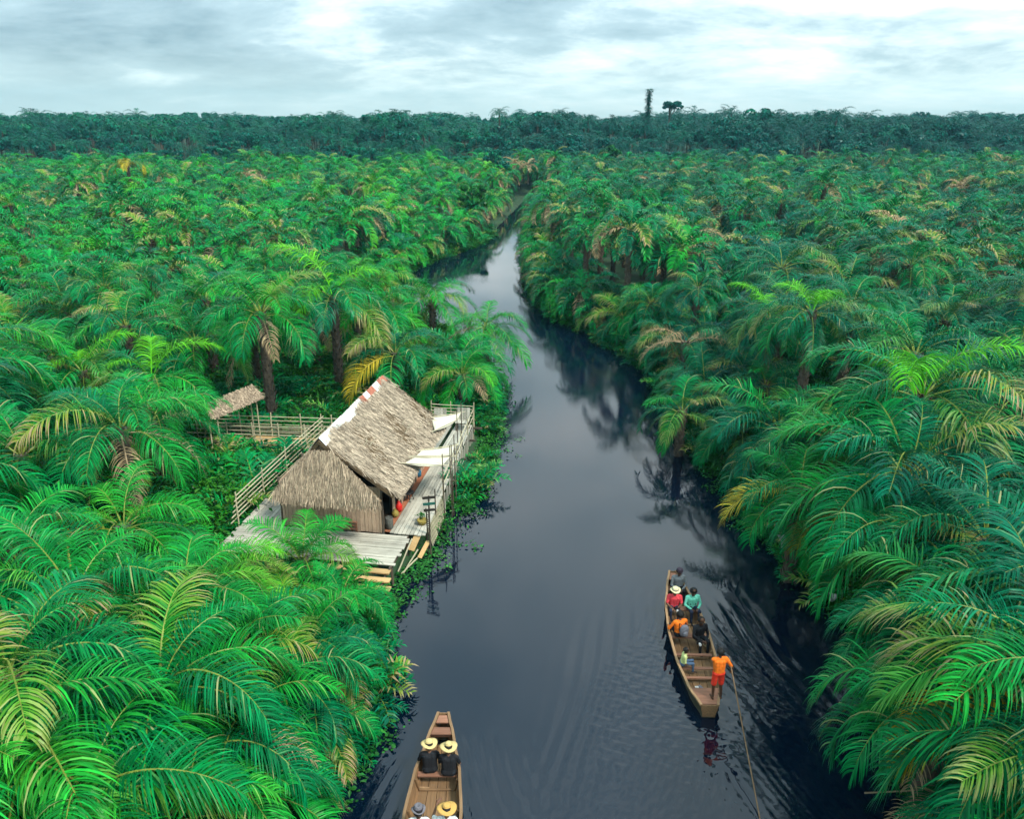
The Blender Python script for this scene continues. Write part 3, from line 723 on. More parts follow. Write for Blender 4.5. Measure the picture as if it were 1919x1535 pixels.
def on_hut(x, y, m=0.0):
    u, v = hut_uv(x, y)
    if -3.9 - m < u < 3.6 + m and -3.5 - m < v < 11.6 + m: return True
    return 33.6 - m < y - 0.08 * (x + 11) < 36.2 + m and -15 < x < -9
def undergrowth():
    g = random.Random(21); c = []
    for _ in range(9500):
        y = 6 + 64 * (g.random() ** 1.25); hw = 0.68 * y + 7; c.append((g.uniform(-hw, hw), y))
    for pts_ in (LEFT, RIGHT):                            # a closer band along both banks
        P = [q for q in pts_ if 8 <= q[1] <= 120]
        for a, b in zip(P[:-1], P[1:]):
            n = int(math.dist(a, b) * 7)
            for i in range(n):
                f = g.random(); s = -1 if pts_ is LEFT else 1
                c.append((a[0] + (b[0] - a[0]) * f + s * abs(g.gauss(0.5, 0.7)), a[1] + (b[1] - a[1]) * f))
    for _ in range(500):                                   # open ground left of the hut
        c.append((g.uniform(-17, -10), g.uniform(24, 37)))
    sd = river_sd([q[0] for q in c], [q[1] for q in c]); gh = ground_h([q[0] for q in c], [q[1] for q in c])
    pts, ro, sl, ix = [], [], [], []
    for (x, y), d, h in zip(c, sd, gh):
        if d < -0.1 or on_hut(x, y, 0.35): continue
        s = g.uniform(0.55, 1.25) * (0.7 if d < 1 else 1.0)
        pts.append((x, y, max(h, 0.0) - 0.05)); ro.append((g.uniform(-.15, .15), g.uniform(-.15, .15), g.uniform(0, 6.28))); sl.append((s, s, s)); ix.append(g.choices(range(6), (4, 4, 4, 2, 2, 2))[0])
    scatter_stuff('undergrowth', pts, ro, sl, ix, UG, 'low leafy ferns and seedlings covering the ground beneath the palms', 'undergrowth')
undergrowth()
def shrubs():
    var = []
    for i, (n, rd, hg, sz) in enumerate([(420, 1.0, 1.5, 0.17), (520, 1.25, 1.2, 0.15), (360, 0.8, 1.9, 0.20), (460, 1.1, 1.0, 0.22)]):
        f = leaf_cluster('foliage', n, rd, hg, sz, MAT['bush_leaf'], 60 + i); mb = MB(); gg = random.Random(i)
        for k in range(6):
            a = k * 1.05; r = rd * gg.uniform(.3, .7); mb.tube([(0, 0, -.3), (r * .4 * math.cos(a), r * .4 * math.sin(a), hg * .4), (r * math.cos(a), r * math.sin(a), hg * .85)], [.03, .02, .006], 5)
        var.append((f, mb.mesh('stem', MAT['twig'])))
    spots = [(620, 1150, .9), (665, 1110, .8), (640, 1395, 1.0), (560, 1440, 1.3), (490, 1480, 1.3), (655, 1290, .8), (600, 1500, 1.0), (540, 1390, 1.1), (835, 985, .55), (860, 920, .6), (880, 850, .6), (895, 800, .7), (905, 745, .8), (860, 745, .9), (330, 900, .9), (400, 890, .8), (300, 950, 1.0), (380, 940, .8), (430, 880, .7), (340, 850, .8), (1590, 1160, .9), (1560, 1090, .9), (1500, 1010, .8), (1420, 955, .8), (1340, 880, .9), (1300, 830, .8), (1250, 760, .8), (1215, 715, .9), (1180, 680, .9), (1620, 1220, .9), (1660, 1330, .8), (1690, 1460, .9), (820, 700, 1.0), (890, 700, .9), (930, 660, .9)]
    where = {'l': 'left', 'r': 'right'}; g = random.Random(8); items = []
    for px, py, s in spots:
        p = at(px, py, 0.4)
        if on_hut(p.x, p.y, 0.2): continue
        d = float(river_sd([p.x], [p.y])[0])
        if d < 0.1:
            sgn = -1 if river_side(p.x, p.y) < 0 else 1; p.x += sgn * (0.3 - d)
        items.append((p, s, px))
    marks = [('the thatched hut', -6.2, 30.0), ('the canoe cut by the lower edge', -1.8, 15.0), ('the long canoe with the standing poler', 5.4, 20.5), ('the dry dead palm on the right bank', at(1285, 640, 3.4).x, at(1285, 640, 3.4).y)]
    bk = {}
    for it in items:
        m = min(marks, key=lambda q: math.hypot(it[0].x - q[1], it[0].y - q[2])); bk.setdefault(m[0], []).append((math.hypot(it[0].x - m[1], it[0].y - m[2]), it[0].x, it))
    for mk, l in bk.items():
        for i, (_, _, (p, s, px)) in enumerate(sorted(l, key=lambda q: q[:2])):
            r = empty('shrub', (p.x, p.y, max(0.02, float(ground_h([p.x], [p.y])[0]))), g.uniform(0, 6))
            tag(r, f'leafy green bank shrub, {ORD[min(i, 19)]} to {mk}', 'shrub', 'leafy shrubs along the banks')
            f, st = var[g.randrange(4)]; link('foliage', f, r, scale=s); link('stem', st, r, scale=s)
shrubs()
def carpet_trees():
    g = random.Random(31)
    for px, py, zt, rx, mt, lab in ((930, 300, 8.5, 3.2, 'forest_leaf', 'dark rounded broadleaf tree above the far river narrows'), (1045, 283, 9.5, 3.4, 'forest_leaf', 'dark rounded tree right of the far river narrows'), (1145, 288, 8.5, 2.6, 'bush_leaf', 'bright green rounded tree below the tall vine-covered trunk'), (1590, 275, 9.0, 3.0, 'bush_leaf', 'bright green rounded tree far off on the right'), (480, 255, 9.5, 3.0, 'forest_leaf', 'dark rounded tree far off left of centre'), (1222, 372, 6.2, 1.9, 'bush_leaf', 'bright green bush among the palms right of the river'), (700, 352, 6.5, 2.4, 'bush_leaf', 'green bush among the palms left of the river'), (890, 360, 6.2, 2.2, 'bush_leaf', 'green bush on the left bank before the narrows'), (1500, 322, 7.0, 2.4, 'forest_leaf', 'dark bush in the far right palm carpet'), (130, 345, 7.0, 2.4, 'bush_leaf', 'green bush near the tall yellow-tipped palm')):
        p = at(px, py, zt - rx * .4); gz_ = float(ground_h([p.x], [p.y])[0]); h = zt - gz_ - rx * .7
        r = empty('broadleaf_tree', (p.x, p.y, gz_)); tag(r, lab, 'tree', 'broadleaf trees among the palms'); cr, tr = broad_tree(h, rx, rx * 1.5, 1500, .28, int(px), False, mt); link('crown', cr, r, (0, 0, h)); link('trunk', tr, r)
def floating_plants():
    mb = []; g = random.Random(2)
    def pad(seed):
        gg = np.random.default_rng(seed); V, Fq = [], []
        for k in range(16):
            a = gg.uniform(0, 6.28); r = gg.uniform(0, .42); c = np.array([r * math.cos(a), r * math.sin(a), gg.uniform(.01, .10)]); rr = gg.uniform(.025, .06); tx, ty = gg.normal(0, .25, 2); b = len(V)
            for q in range(6):
                t = q * math.pi / 3; x, y = rr * math.cos(t), rr * math.sin(t); V.append(c + (x, y, x * tx + y * ty))
            Fq.append([b + q for q in range(6)])
        me = np_mesh('floating_plants', np.array(V), [np.array(Fq)], MAT['lily_leaf']); set_uv(me, np.zeros((len(V), 2))); return me
    ms = [pad(i) for i in range(4)]; pts, ro, sl, ix = [], [], [], []
    for (ax, ay), (bx, by), n, w in (((845, 960), (870, 900), 60, .5), ((870, 900), (890, 850), 90, .7), ((890, 850), (905, 790), 110, .7), ((760, 1085), (830, 1010), 70, .5), ((905, 790), (935, 700), 40, .4), ((1250, 770), (1420, 1010), 60, .35), ((700, 1150), (745, 1110), 40, .4), ((600, 1480), (700, 1330), 70, .5)):
        for _ in range(n):
            f = g.random(); p = at(ax + (bx - ax) * f, ay + (by - ay) * f, 0); pts.append((p.x + g.gauss(0, w), p.y + g.gauss(0, w), 0.012)); s = g.uniform(.6, 1.2); ro.append((0, 0, g.uniform(0, 6.28))); sl.append((s, s, s)); ix.append(g.randrange(4))
    scatter_stuff('floating_plants', pts, ro, sl, ix, ms, 'round floating leaves massed along the water edge', 'water plants')
floating_plants()

# far forest -------------------------------------------------------------
def broad_crown(name, rx, rz, n, size, mat, seed, flat_=False):
    g = np.random.default_rng(seed); V, Q, UV, FR = [], [], [], []
    nb = 14; B = []
    for _ in range(nb):
        a = g.uniform(0, 6.28); r = rx * 0.72 * math.sqrt(g.random()); zz = rz * g.uniform(-.5, .6) * (1 - (r / rx) ** 2 * .6); B.append((r * math.cos(a), r * math.sin(a), zz, rx * g.uniform(.22, .38)))
    for i in range(n):
        b = B[g.integers(nb)]; d = g.normal(0, 1, 3); d /= np.linalg.norm(d); d[2] = abs(d[2]) * (1 if g.random() < .75 else -1)
        p = np.array(b[:3]) + d * b[3] * g.uniform(.75, 1.08) * np.array([1, 1, .45 if flat_ else .8]); u = np.cross(d, g.normal(0, 1, 3)); u /= np.linalg.norm(u) + 1e-6; w = np.cross(d + g.normal(0, .5, 3), u); w /= np.linalg.norm(w) + 1e-6
        s = size * g.uniform(.6, 1.3); k = len(V); V += [p - u * s, p + w * s * .6, p + u * s, p - w * s * .6]; Q.append((k, k + 1, k + 2, k + 3)); UV += [(0, .2)] * 4; FR += [g.random() * .4] * 4
    me = np_mesh(name, np.array(V), [np.array(Q)], mat); set_uv(me, np.array(UV), np.array(FR)); return me, B
def broad_tree(h, rx, rz, n, size, seed, flat_=False, mat='forest_leaf'):
    cr, B = broad_crown('crown', rx, rz, n, size, MAT[mat], seed, flat_); mb = MB(); gg = random.Random(seed)
    mb.tube([(0, 0, -.5), (gg.uniform(-.2, .2), gg.uniform(-.2, .2), h * .5), (0, 0, h)], [h * .028, h * .02, h * .012], 7)
    for b in B[:7]: mb.tube([(0, 0, h * .72), (b[0] * .5, b[1] * .5, h * .86), (b[0], b[1], h + b[2])], [h * .012, h * .008, h * .004], 5)
    return cr, mb.mesh('trunk', MAT['bark'])
def merge_tree(cr, tr, h):
    bm = bmesh.new(); bm.from_mesh(cr); bmesh.ops.translate(bm, verts=bm.verts, vec=(0, 0, h)); n0 = len(bm.faces); base = len(cr.materials); bm.from_mesh(tr)
    for f in list(bm.faces)[n0:]: f.material_index = base
    me = bpy.data.meshes.new('forest'); bm.to_mesh(me); bm.free()
    for m in list(cr.materials) + list(tr.materials): me.materials.append(m)
    return me
FM = [MAT['forest_leaf']] * 4
def forest():
    fc = [crown_mesh('crown', 22, 70 + i, FM, nl=16, wid=0.15, dry=0) for i in range(3)]
    ms = []
    for i in range(3): ms.append(whole_palm(fc[i], 8.5, 400 + i))
    for i, (h, rx, rz, n) in enumerate([(7.5, 3.6, 3.2, 900), (8.5, 4.4, 3.0, 1100), (7.0, 3.0, 3.6, 800)]):
        cr, tr = broad_tree(h, rx, rz, n, 0.42, 500 + i); ms.append(merge_tree(cr, tr, h))
    g = random.Random(14); c = []; cell = {}
    for _ in range(16000):
        y = 160 + 348 * g.random() ** 1.5; hw = 0.72 * y + 20; x = g.uniform(-hw, hw)
        if y < 180 + 12 * math.sin(x * .035) + 7 * math.sin(x * .11) + g.uniform(-9, 9): continue
        r = 2.6 + max(0, y - 178) * .02; k = (int(x // 8), int(y // 8)); bad = False
        for i in (-1, 0, 1):
            for j in (-1, 0, 1):
                for a, b in cell.get((k[0] + i, k[1] + j), ()):
                    if (a - x) ** 2 + (b - y) ** 2 < r * r: bad = True
        if bad: continue
        cell.setdefault(k, []).append((x, y)); c.append((x, y))
    gh = ground_h([q[0] for q in c], [q[1] for q in c]); pts, ro, sl, ix = [], [], [], []
    for (x, y), h in zip(c, gh):
        kk = g.choices(range(6), (3, 3, 3, 2, 2, 2))[0]; s = g.uniform(.76, 1.0) + (0.16 if g.random() < .06 and kk < 3 else 0); s *= (0.5 + 0.57 * min(1, max(0, (y - 172)) / 44)) * (0.95 + .11 * math.sin(x * .09 + 1.7 * math.sin(x * .031)) + .08 * math.sin(x * .31 + y * .05))
        pts.append((x, y, h)); ro.append((0, 0, g.uniform(0, 6.28))); sl.append((s, s, s)); ix.append(kk)
    scatter_stuff('forest', pts, ro, sl, ix, ms, 'dark far forest of palms and broadleaf trees along the horizon', 'forest')
    # trees that stand out against the sky
    def lone(px, ptop, y, kind, label):
        x = (px - 959.5) / F * (y * math.cos(PITCH)) ; x = (px - 959.5) / F * (y * math.cos(PITCH) + 3.0 * math.sin(PITCH)); gz_ = float(ground_h([x], [y])[0])
        zt = H + (HY - ptop) / F * y * math.cos(PITCH) * 1.06
        r = empty('vine_covered_tree' if kind == 'tower' else ('palm_tree' if kind == 'palm' else 'broadleaf_tree'), (x, y, gz_)); tag(r, label, 'palm' if kind == 'palm' else 'tree', 'trees standing above the far treeline'); h = zt - gz_
        if kind == 'tower':
            mb = MB(); mb.tube([(0, 0, -.4), (.1, 0, h * .5), (0, 0, h * .97)], [.45, .36, .25], 8); mb.build('trunk', MAT['bark'], r)
            gg = np.random.default_rng(9); V, Q, UV, FR = [], [], [], []
            for i in range(2600):
                z = h * gg.uniform(.15, 1.0); f = z / h; rad = 1.35 - .45 * f + .38 * math.sin(f * 46) + (.35 if f > .9 else (-.35 if .86 < f <= .9 else 0)); a = gg.uniform(0, 6.28); rr = rad * gg.uniform(.4, 1.05)
                p = np.array([rr * math.cos(a), rr * math.sin(a), z]); u = np.array([math.cos(a), math.sin(a), gg.uniform(-.6, .1)]); w = np.cross(u, UP); s = .3 * gg.uniform(.6, 1.3); b = len(V)
                V += [p - u * s, p + w * s * .6, p + u * s, p - w * s * .6]; Q.append((b, b + 1, b + 2, b + 3)); UV += [(0, .2)] * 4; FR += [gg.random() * .3] * 4
            me = np_mesh('crown', np.array(V), [np.array(Q)], MAT['forest_leaf']); set_uv(me, np.array(UV), np.array(FR)); link('crown', me, r)
        elif kind == 'palm':
            tm, sz = pick_trunk(7, 0); k = 0.75; link('trunk', tm, r, scale=(1, 1, (h - 2.0) / 7.0)); link('crown', fc[0], r, (0, 0, h - 2.0), scale=.8)
        else:
            hh = h - (1.3 if kind == 'umbrella' else 2.6); cr, tr = broad_tree(hh, 3.6 if kind == 'umbrella' else 3.0, 1.6 if kind == 'umbrella' else 6.0, 1300, .36, int(px), kind == 'umbrella'); link('crown', cr, r, (0, 0, hh)); link('trunk', tr, r)
    carpet_trees()
    lone(1213, 172, 228, 'tower', 'tall narrow vine-covered trunk rising highest above the far treeline')
    lone(1253, 190, 240, 'umbrella', 'umbrella-shaped broadleaf tree just right of the tall vine-covered trunk')
    for px, pt, lb in ((936, 199, 'spiky palm above the far treeline over the river bend'), (1048, 201, 'spiky palm above the treeline midway to the vine-covered trunk'), (627, 205, 'spiky palm above the far treeline left of centre')): lone(px, pt, 226 + px % 13, 'palm', lb)
forest()
#--PART2--
# ------------------------------------------------------------------ the hut and its decks
ZD = 0.9
def hroot(name, label, cat, group=None):
    r = empty(name, HUT_O, -HUT_A); tag(r, label, cat, group); return r
def boxo(name, c, size, mat, parent, rot=(0, 0, 0)):
    mb = MB(); mb.box((0, 0, 0), size); o = mb.build(name, MAT[mat], parent); o.location = c; o.rotation_euler = rot; return o
def pole(name, a, b, r, mat, parent, n=6, bend=0.0, r2=None):
    """a pole from a to b; its mesh runs along local X"""
    a, b = Vector(a), Vector(b); d = b - a; L = d.length; mb = MB(); k = 5
    g = random.Random(int(L * 1000) + int(a.x * 77)); pts = [(L * i / k, bend * L * math.sin(math.pi * i / k) * g.uniform(.6, 1), g.uniform(-.3, .3) * r) for i in range(k + 1)]
    mb.tube(pts, [r + ((r2 or r * .85) - r) * i / k for i in range(k + 1)], n); o = mb.build(name, MAT[mat], parent)
    o.location = a; o.rotation_mode = 'QUATERNION'; o.rotation_quaternion = d.to_track_quat('X', 'Z'); return o
def strands(frames, seed, lift=0.02):
    """frames: list of (origin, along, down, normal, count, length, width, spread, past) -> numpy quads of thatch"""
    g = np.random.default_rng(seed); VV = []
    for o, al, dn, nr, cnt, ln, wd, spread, past in frames:
        o, al, dn, nr = (np.array(q, float) for q in (o, al, dn, nr)); La, Ld = np.linalg.norm(al), np.linalg.norm(dn); ah, dh = al / La, dn / Ld
        a = g.random(cnt); b = g.random(cnt) * (1 + past / Ld) - 0.03
        P = o + a[:, None] * al + b[:, None] * dn + nr * (g.uniform(.0, .05, cnt)[:, None])
        l = ln * g.uniform(.6, 1.25, cnt); over = np.clip(b * Ld + l - (Ld + past), 0, None); l = np.maximum(l - over * 0.7, .12)
        D = dh + ah * g.normal(0, spread, cnt)[:, None] + nr * g.normal(lift * 2, .09, cnt)[:, None]
        D /= np.linalg.norm(D, axis=1)[:, None]
        hang = np.clip((b - 0.96) * 6, 0, 1)[:, None]; D = D * (1 - .5 * hang) + np.array([0, 0, -1.0]) * .5 * hang
        W = np.cross(D, nr) ; W /= np.linalg.norm(W, axis=1)[:, None] + 1e-9; W += nr * g.normal(0, .35, cnt)[:, None]
        w = (wd * g.uniform(.5, 1.4, cnt))[:, None]; E_ = P + D * l[:, None]
        VV.append(np.stack([P - W * w / 2, P + W * w / 2, E_ + W * w * .25, E_ - W * w * .25], 1).reshape(-1, 3))
    V = np.concatenate(VV); return V, np.arange(len(V)).reshape(-1, 4)
def build_hut():
    r = hroot('thatched_hut', 'thatched hut with plank walls and white-patched ridge on the left bank', 'hut')
    g = random.Random(4); WU, WL, EV = 1.95, 6.6, 2.75
    # walls: boards nailed on a backing coloured near-black for the shade indoors
    wf = boxo('wall', (0, 0.06, (ZD + EV) / 2 - .03), (2 * WU - .1, .04, EV - ZD - .06), 'dark_inside', r)
    u = -WU
    while u < WU - .05:
        w = g.uniform(.12, .2); w = min(w, WU - u); boxo('board', (u + w / 2, -0.075 + g.uniform(-.012, .006), g.uniform(-.01, .03)), (w - .012, .03, EV - ZD + .02), 'wall_board', wf, (0, 0, g.uniform(-.02, .02))); u += w
    for sgn, spans in ((1, [(1.25, 1.55), (2.0, 3.1), (3.9, 6.5)]), (-1, [(0.05, 6.5)])):
        ws = boxo('wall', (sgn * (WU - .14), 3.95 if sgn > 0 else 3.3, (ZD + EV) / 2 - .05), (.04, 5.2 if sgn > 0 else 6.4, EV - ZD - .1), 'dark_inside', r)
        for a, b in spans:
            v = a
            while v < b - .04:
                w = min(g.uniform(.13, .22), b - v); boxo('board', (sgn * .13, v + w / 2 - ws.location.y, 0), (.03, w - .012, EV - ZD + .04), 'wall_board', ws); v += w
    wb = boxo('wall', (0, WL - .06, (ZD + EV) / 2), (2 * WU - .1, .04, EV - ZD), 'wall_board', r)
    for x in (-WU, WU):
        for y in (0.0, 2.2, 4.4, WL): pole('post', (x, y, -.4), (x, y, EV + .1), .06, 'dark_pole', r)
    boxo('floor', (0, WL / 2, ZD - .05), (2 * WU, WL, .06), 'dark_pole', r)
    # roof slabs
    A, B = -0.62, 6.95; ZR, ZE, HW = 4.68, 2.5, 2.5; HWS = {1: 2.5, -1: 1.98}
    mb = MB()
    for sgn in (-1, 1):
        n = Vector((sgn * (ZR - ZE), 0, HWS[sgn])).normalized() * .12
        q = [Vector((0, A, ZR)), Vector((0, B, ZR - .06)), Vector((sgn * HWS[sgn], B - .1, ZE)), Vector((sgn * HWS[sgn], A + .45, ZE))]
        vs = q + [p - n for p in q]; mb.add(vs, [(0, 1, 2, 3), (7, 6, 5, 4), (0, 3, 7, 4), (1, 5, 6, 2), (3, 2, 6, 7), (0, 4, 5, 1)])
    roof = mb.build('roof', MAT['thatch_base'], r)
    fr = []
    for sgn, cnt in ((1, 15000), (-1, 7000)):
        dn = Vector((sgn * HWS[sgn], 0, ZE - ZR)); nr = Vector((sgn * (ZR - ZE), 0, HWS[sgn])).normalized()
        fr.append(((0, A + .1, ZR + .01), (0, B - A - .12, -.03), dn, nr, cnt, .42, .024, .38, .24))
    V, Q = strands(fr, 5)
    # the roof front edge runs back towards the eave
    t = np.clip(np.abs(V[:, 0]) / HW, 0, 1); V[:, 1] += np.clip(1 - (V[:, 1] - A) / 1.2, 0, 1) * t * .42
    V[:, 2] += 0.035 * np.sin(V[:, 1] * 2.3 + V[:, 0] * 1.1) - .10 * t * (1 - t) * 2
    th = link('thatch', np_mesh('thatch', V, [Q], MAT['thatch']), roof); th['kind'] = 'stuff'
    # shaggy gable ends
    gb = MB()
    for y, s in ((-.46, -1), (6.6, 1)):
        q = [Vector((-1.72, y + s * .46, 2.62)), Vector((2.25, y + s * .46, 2.62)), Vector((0, y, 4.56))]
        k = len(gb.v); vs = q + [p - Vector((0, s * .1, 0)) for p in q]; gb.add(vs, [(0, 1, 2), (5, 4, 3), (0, 3, 4, 1), (1, 4, 5, 2), (2, 5, 3, 0)])
    gable = gb.build('gable', MAT['thatch_base'], r)
    rg = np.random.default_rng(3); VV = []
    for y, s, cnt in ((-.46, -1, 6500), (6.63, 1, 2500)):
        z = 2.56 + 1.9 * (1 - np.sqrt(1 - rg.random(cnt) * .97)); hw = 2.42 * (4.55 - z) / 2.1; x = rg.uniform(-.74, 1, cnt) * hw
        P = np.stack([x, y + s * (.06 + (4.45 - z) * .28 + rg.random(cnt) * .07), z + .22], 1); l = .42 * rg.uniform(.6, 1.25, cnt)
        D = np.stack([rg.normal(0, .2, cnt) + x * .06, s * np.abs(rg.normal(.30, .10, cnt)), -np.ones(cnt)], 1); D /= np.linalg.norm(D, axis=1)[:, None]
        W = np.cross(D, np.array([0, s, 0.0])) + np.array([0, 1, 0]) * rg.normal(0, .4, cnt)[:, None]; w = (.026 * rg.uniform(.5, 1.4, cnt))[:, None]; E_ = P + D * l[:, None]
        VV.append(np.stack([P - W * w / 2, P + W * w / 2, E_ + W * w * .25, E_ - W * w * .25], 1).reshape(-1, 3))
    V = np.concatenate(VV); th = link('thatch', np_mesh('thatch', V, [np.arange(len(V)).reshape(-1, 4)], MAT['thatch_dark']), gable); th['kind'] = 'stuff'
    # ridge patched with overlapping sheets
    v = A + .05; cols = ['w', 'w', 'w', 'w', 'r', 'w', 'r', 'w', 'r']; lens = [1.25, 1.0, 1.1, 1.0, .5, .45, .75, .6, .85]
    for i, (c, ln) in enumerate(zip(cols, lens)):
        mb = MB(); wl_, wr = g.uniform(.42, .52), g.uniform(.16, .26); sl = (ZR - ZE) / 1.98; k = 5; zz = .085 + .006 * (i % 2)
        for j in range(k + 1):
            f = j / k; e = g.uniform(-.03, .03); dz = g.uniform(-.008, .012)
            for x in (-wl_ + e, -wl_ / 2, 0, wr): mb.v.append((x, v + f * ln, ZR - abs(x) * sl + zz + dz))
        for j in range(k):
            for q in range(3): b = j * 4 + q; mb.face((b, b + 1, b + 5, b + 4))
        o = mb.build('ridge_sheet', MAT['sheet_white' if c == 'w' else 'sheet_red'], roof); sm = o.modifiers.new('s', 'SOLIDIFY'); sm.thickness = .006; v += ln * .965
        if i > 3:       # narrow white fold along the red sheets
            pass
    for i in range(26):                                     # loose battens poking out of the thatch
        y = g.uniform(A + .6, B - .3); b = g.uniform(.15, .95); x = HW * b; z = ZR + (ZE - ZR) * b + .11
        pole('batten', (x, y, z), (x + g.uniform(-.1, .12), y - g.uniform(.25, .6), z + .01), .008, 'bamboo', r, 4)
build_hut()
def build_decks():
    g = random.Random(6)
    fd = hroot('front_deck', 'weathered grey plank deck across the front of the thatched hut', 'deck')
    v = -.16
    for i in range(13):
        w = g.uniform(.14, .17); cuts = sorted([-3.55 + g.uniform(-.06, .06), -1.4 + g.uniform(-.5, .5), .9 + g.uniform(-.6, .6), 3.0 + g.uniform(-.08, .08)])
        for a, b in zip(cuts[:-1], cuts[1:]): boxo('plank', ((a + b) / 2, v - w / 2, ZD - .02 + g.uniform(-.008, .008)), (b - a - .012, w - .016, .035), 'grey_plank', fd, (g.uniform(-.01, .01), 0, g.uniform(-.005, .005)))
        v -= w
    for i, (vv, z) in enumerate(((-2.42, .78), (-2.78, .66), (-3.12, .54))): boxo('plank', (1.3 + i * .1, vv, z), (3.3, .27, .045), 'new_plank', fd, (0, 0, .015 * (i - 1)))
    for x in (-3.4, -1.2, 1.0, 2.9):
        boxo('joist', (x, -1.2, ZD - .1), (.07, 2.3, .1), 'dark_pole', fd)
        for y in (-.3, -2.1): pole('pile', (x, y, -.9), (x, y, ZD - .06), .05, 'dark_pole', fd)
    for x in (.2, 2.8): boxo('joist', (x, -2.75, .58), (.06, 1.0, .08), 'dark_pole', fd, (.3, 0, 0))
    for x in (.2, 2.8): pole('pile', (x, -3.1, -.9), (x, -3.1, .5), .05, 'dark_pole', fd)
    sd = hroot('river_deck', 'long plank deck along the river side of the thatched hut', 'deck')
    cols = 9; u0 = 2.18
    for i in range(cols):
        cuts = [-.02 + g.uniform(-.03, .03), 3.4 + g.uniform(-.4, .4), 7.2 + g.uniform(-.4, .4), 11.2]
        for a, b in zip(cuts[:-1], cuts[1:]):
            fa, fb = a / 11.2, b / 11.2; ea, eb = 3.55 - .55 * fa, 3.55 - .55 * fb; xa = u0 + (ea - u0) * (i + .5) / cols; xb = u0 + (eb - u0) * (i + .5) / cols; w = ((ea + eb) / 2 - u0) / cols
            boxo('plank', ((xa + xb) / 2, (a + b) / 2, ZD - .015 + g.uniform(-.01, .01)), (w - .014, b - a - .012, .035), 'grey_plank', sd, (0, g.uniform(-.02, .02), -math.atan2(xb - xa, b - a)))
    boxo('kerb_board', (2.06, 3.4, ZD - .03), (.2, 6.6, .03), 'clay_red', sd)
    for i in range(8): boxo('plank', (.35 + i * .22, 9.3, ZD - .03 + g.uniform(-.006, .006)), (.205, 3.9, .03), 'grey_plank', sd)
    for y in (.4, 2.6, 4.9, 7.2, 9.4, 11.0):
        e = 3.5 - .55 * y / 11.2; boxo('joist', (2.85, y, ZD - .09), (1.35, .07, .09), 'dark_pole', sd)
        pole('pile', (e, y, -1.1), (e, y, ZD - .05), .045, 'dark_pole', sd); pole('pile', (2.25, y, -.8), (2.25, y, ZD - .05), .045, 'dark_pole', sd)
    ld = hroot('inland_deck', 'pale plank deck along the inland left side of the thatched hut', 'deck')
    for i in range(11):
        cuts = [-.1 + g.uniform(-.03, .03), 3.6 + g.uniform(-.5, .5), 8.6]
        for a, b in zip(cuts[:-1], cuts[1:]): boxo('plank', (-3.5 + i * .14, (a + b) / 2, ZD - .015 + g.uniform(-.008, .008)), (.128, b - a - .012, .035), 'grey_plank', ld)
    for y in (.3, 3.0, 5.7, 8.3):
        boxo('joist', (-2.8, y, ZD - .09), (1.5, .07, .09), 'dark_pole', ld)
        for x in (-3.45, -2.2): pole('pile', (x, y, -.6), (x, y, ZD - .05), .045, 'dark_pole', ld)
    # inland railing: six long bamboo rails
    ir = hroot('bamboo_railing', 'six-rail bamboo railing along the inland deck left of the hut', 'railing')
    for i in range(6): pole('rail', (-3.62 - .03 * (5 - i), -.55 + .06 * i, ZD + .16 + .2 * i), (-3.55 + g.uniform(-.03, .03), 8.35 - g.uniform(0, .2), ZD + .18 + .2 * i), .026, 'bamboo', ir, 6, .004)
    for y in (-.2, 2.0, 4.2, 6.4, 8.2): pole('post', (-3.66, y, ZD - .5), (-3.64, y, ZD + 1.3), .03, 'bamboo', ir)
    # river railing
    rr = hroot('river_railing', 'thin pole railing with picket screens along the river deck', 'railing')
    def edge(y): return 3.62 - .55 * y / 11.2
    for y in (.15, 1.6, 3.1, 4.6, 6.1, 7.6, 9.1, 11.1): pole('post', (edge(y), y, -.9), (edge(y) + g.uniform(-.05, .05), y, ZD + g.uniform(.85, 1.15)), .028, 'bamboo' if y > 3 else 'dark_pole', rr)
    for z in (.45, .8): 
        for a, b in ((3.0, 7.4), (7.0, 11.2)): pole('rail', (edge(a) - .03, a, ZD + z + .02), (edge(b) - .03, b, ZD + z), .022, 'bamboo', rr)
    y = 3.2
    while y < 10.6:
        boxo('picket', (edge(y) + .045, y, ZD - .12 + g.uniform(-.1, .1)), (.02, .10, .72), 'grey_plank', rr, (g.uniform(-.04, .04), 0, 0)); y += g.uniform(.2, .42)
    y = .3
    while y < 3.0:
        boxo('picket', (edge(y) + .05, y, ZD - .25), (.02, .07, .7), 'bamboo', rr, (0, -.25, 0)); y += .16
    br = hroot('end_railing', 'pale green bamboo rail gate at the far end of the river deck', 'railing')
    for i in range(6): pole('rail', (.9, 11.25, ZD + .12 + .17 * i), (3.05, 11.2, ZD + .12 + .17 * i), .024, 'bamboo', br)
    for x in (.9, 1.9, 3.06): pole('post', (x, 11.28, ZD - .4), (x, 11.28, ZD + 1.15), .03, 'bamboo', br)
    for i, (x, y) in enumerate(((1.55, 10.2), (2.65, 10.5))):
        c = hroot('deck_chair', ['pale slatted plank seat at the far deck, nearer the hut wall', 'pale slatted plank seat at the far deck, nearer the river'][i], 'seat', 'plank seats')
        for k in range(4): boxo('slat', (x - .24 + .16 * k, y, ZD + .42), (.14, .5, .025), 'grey_plank', c)
        for k in range(4): boxo('slat', (x - .24 + .16 * k, y + .3, ZD + .72), (.14, .03, .6), 'grey_plank', c, (-.2, 0, 0))
        for dx in (-.28, .28):
            for dy in (-.2, .2): boxo('leg', (x + dx, y + dy, ZD + .2), (.05, .05, .41), 'dark_pole', c)
build_decks()
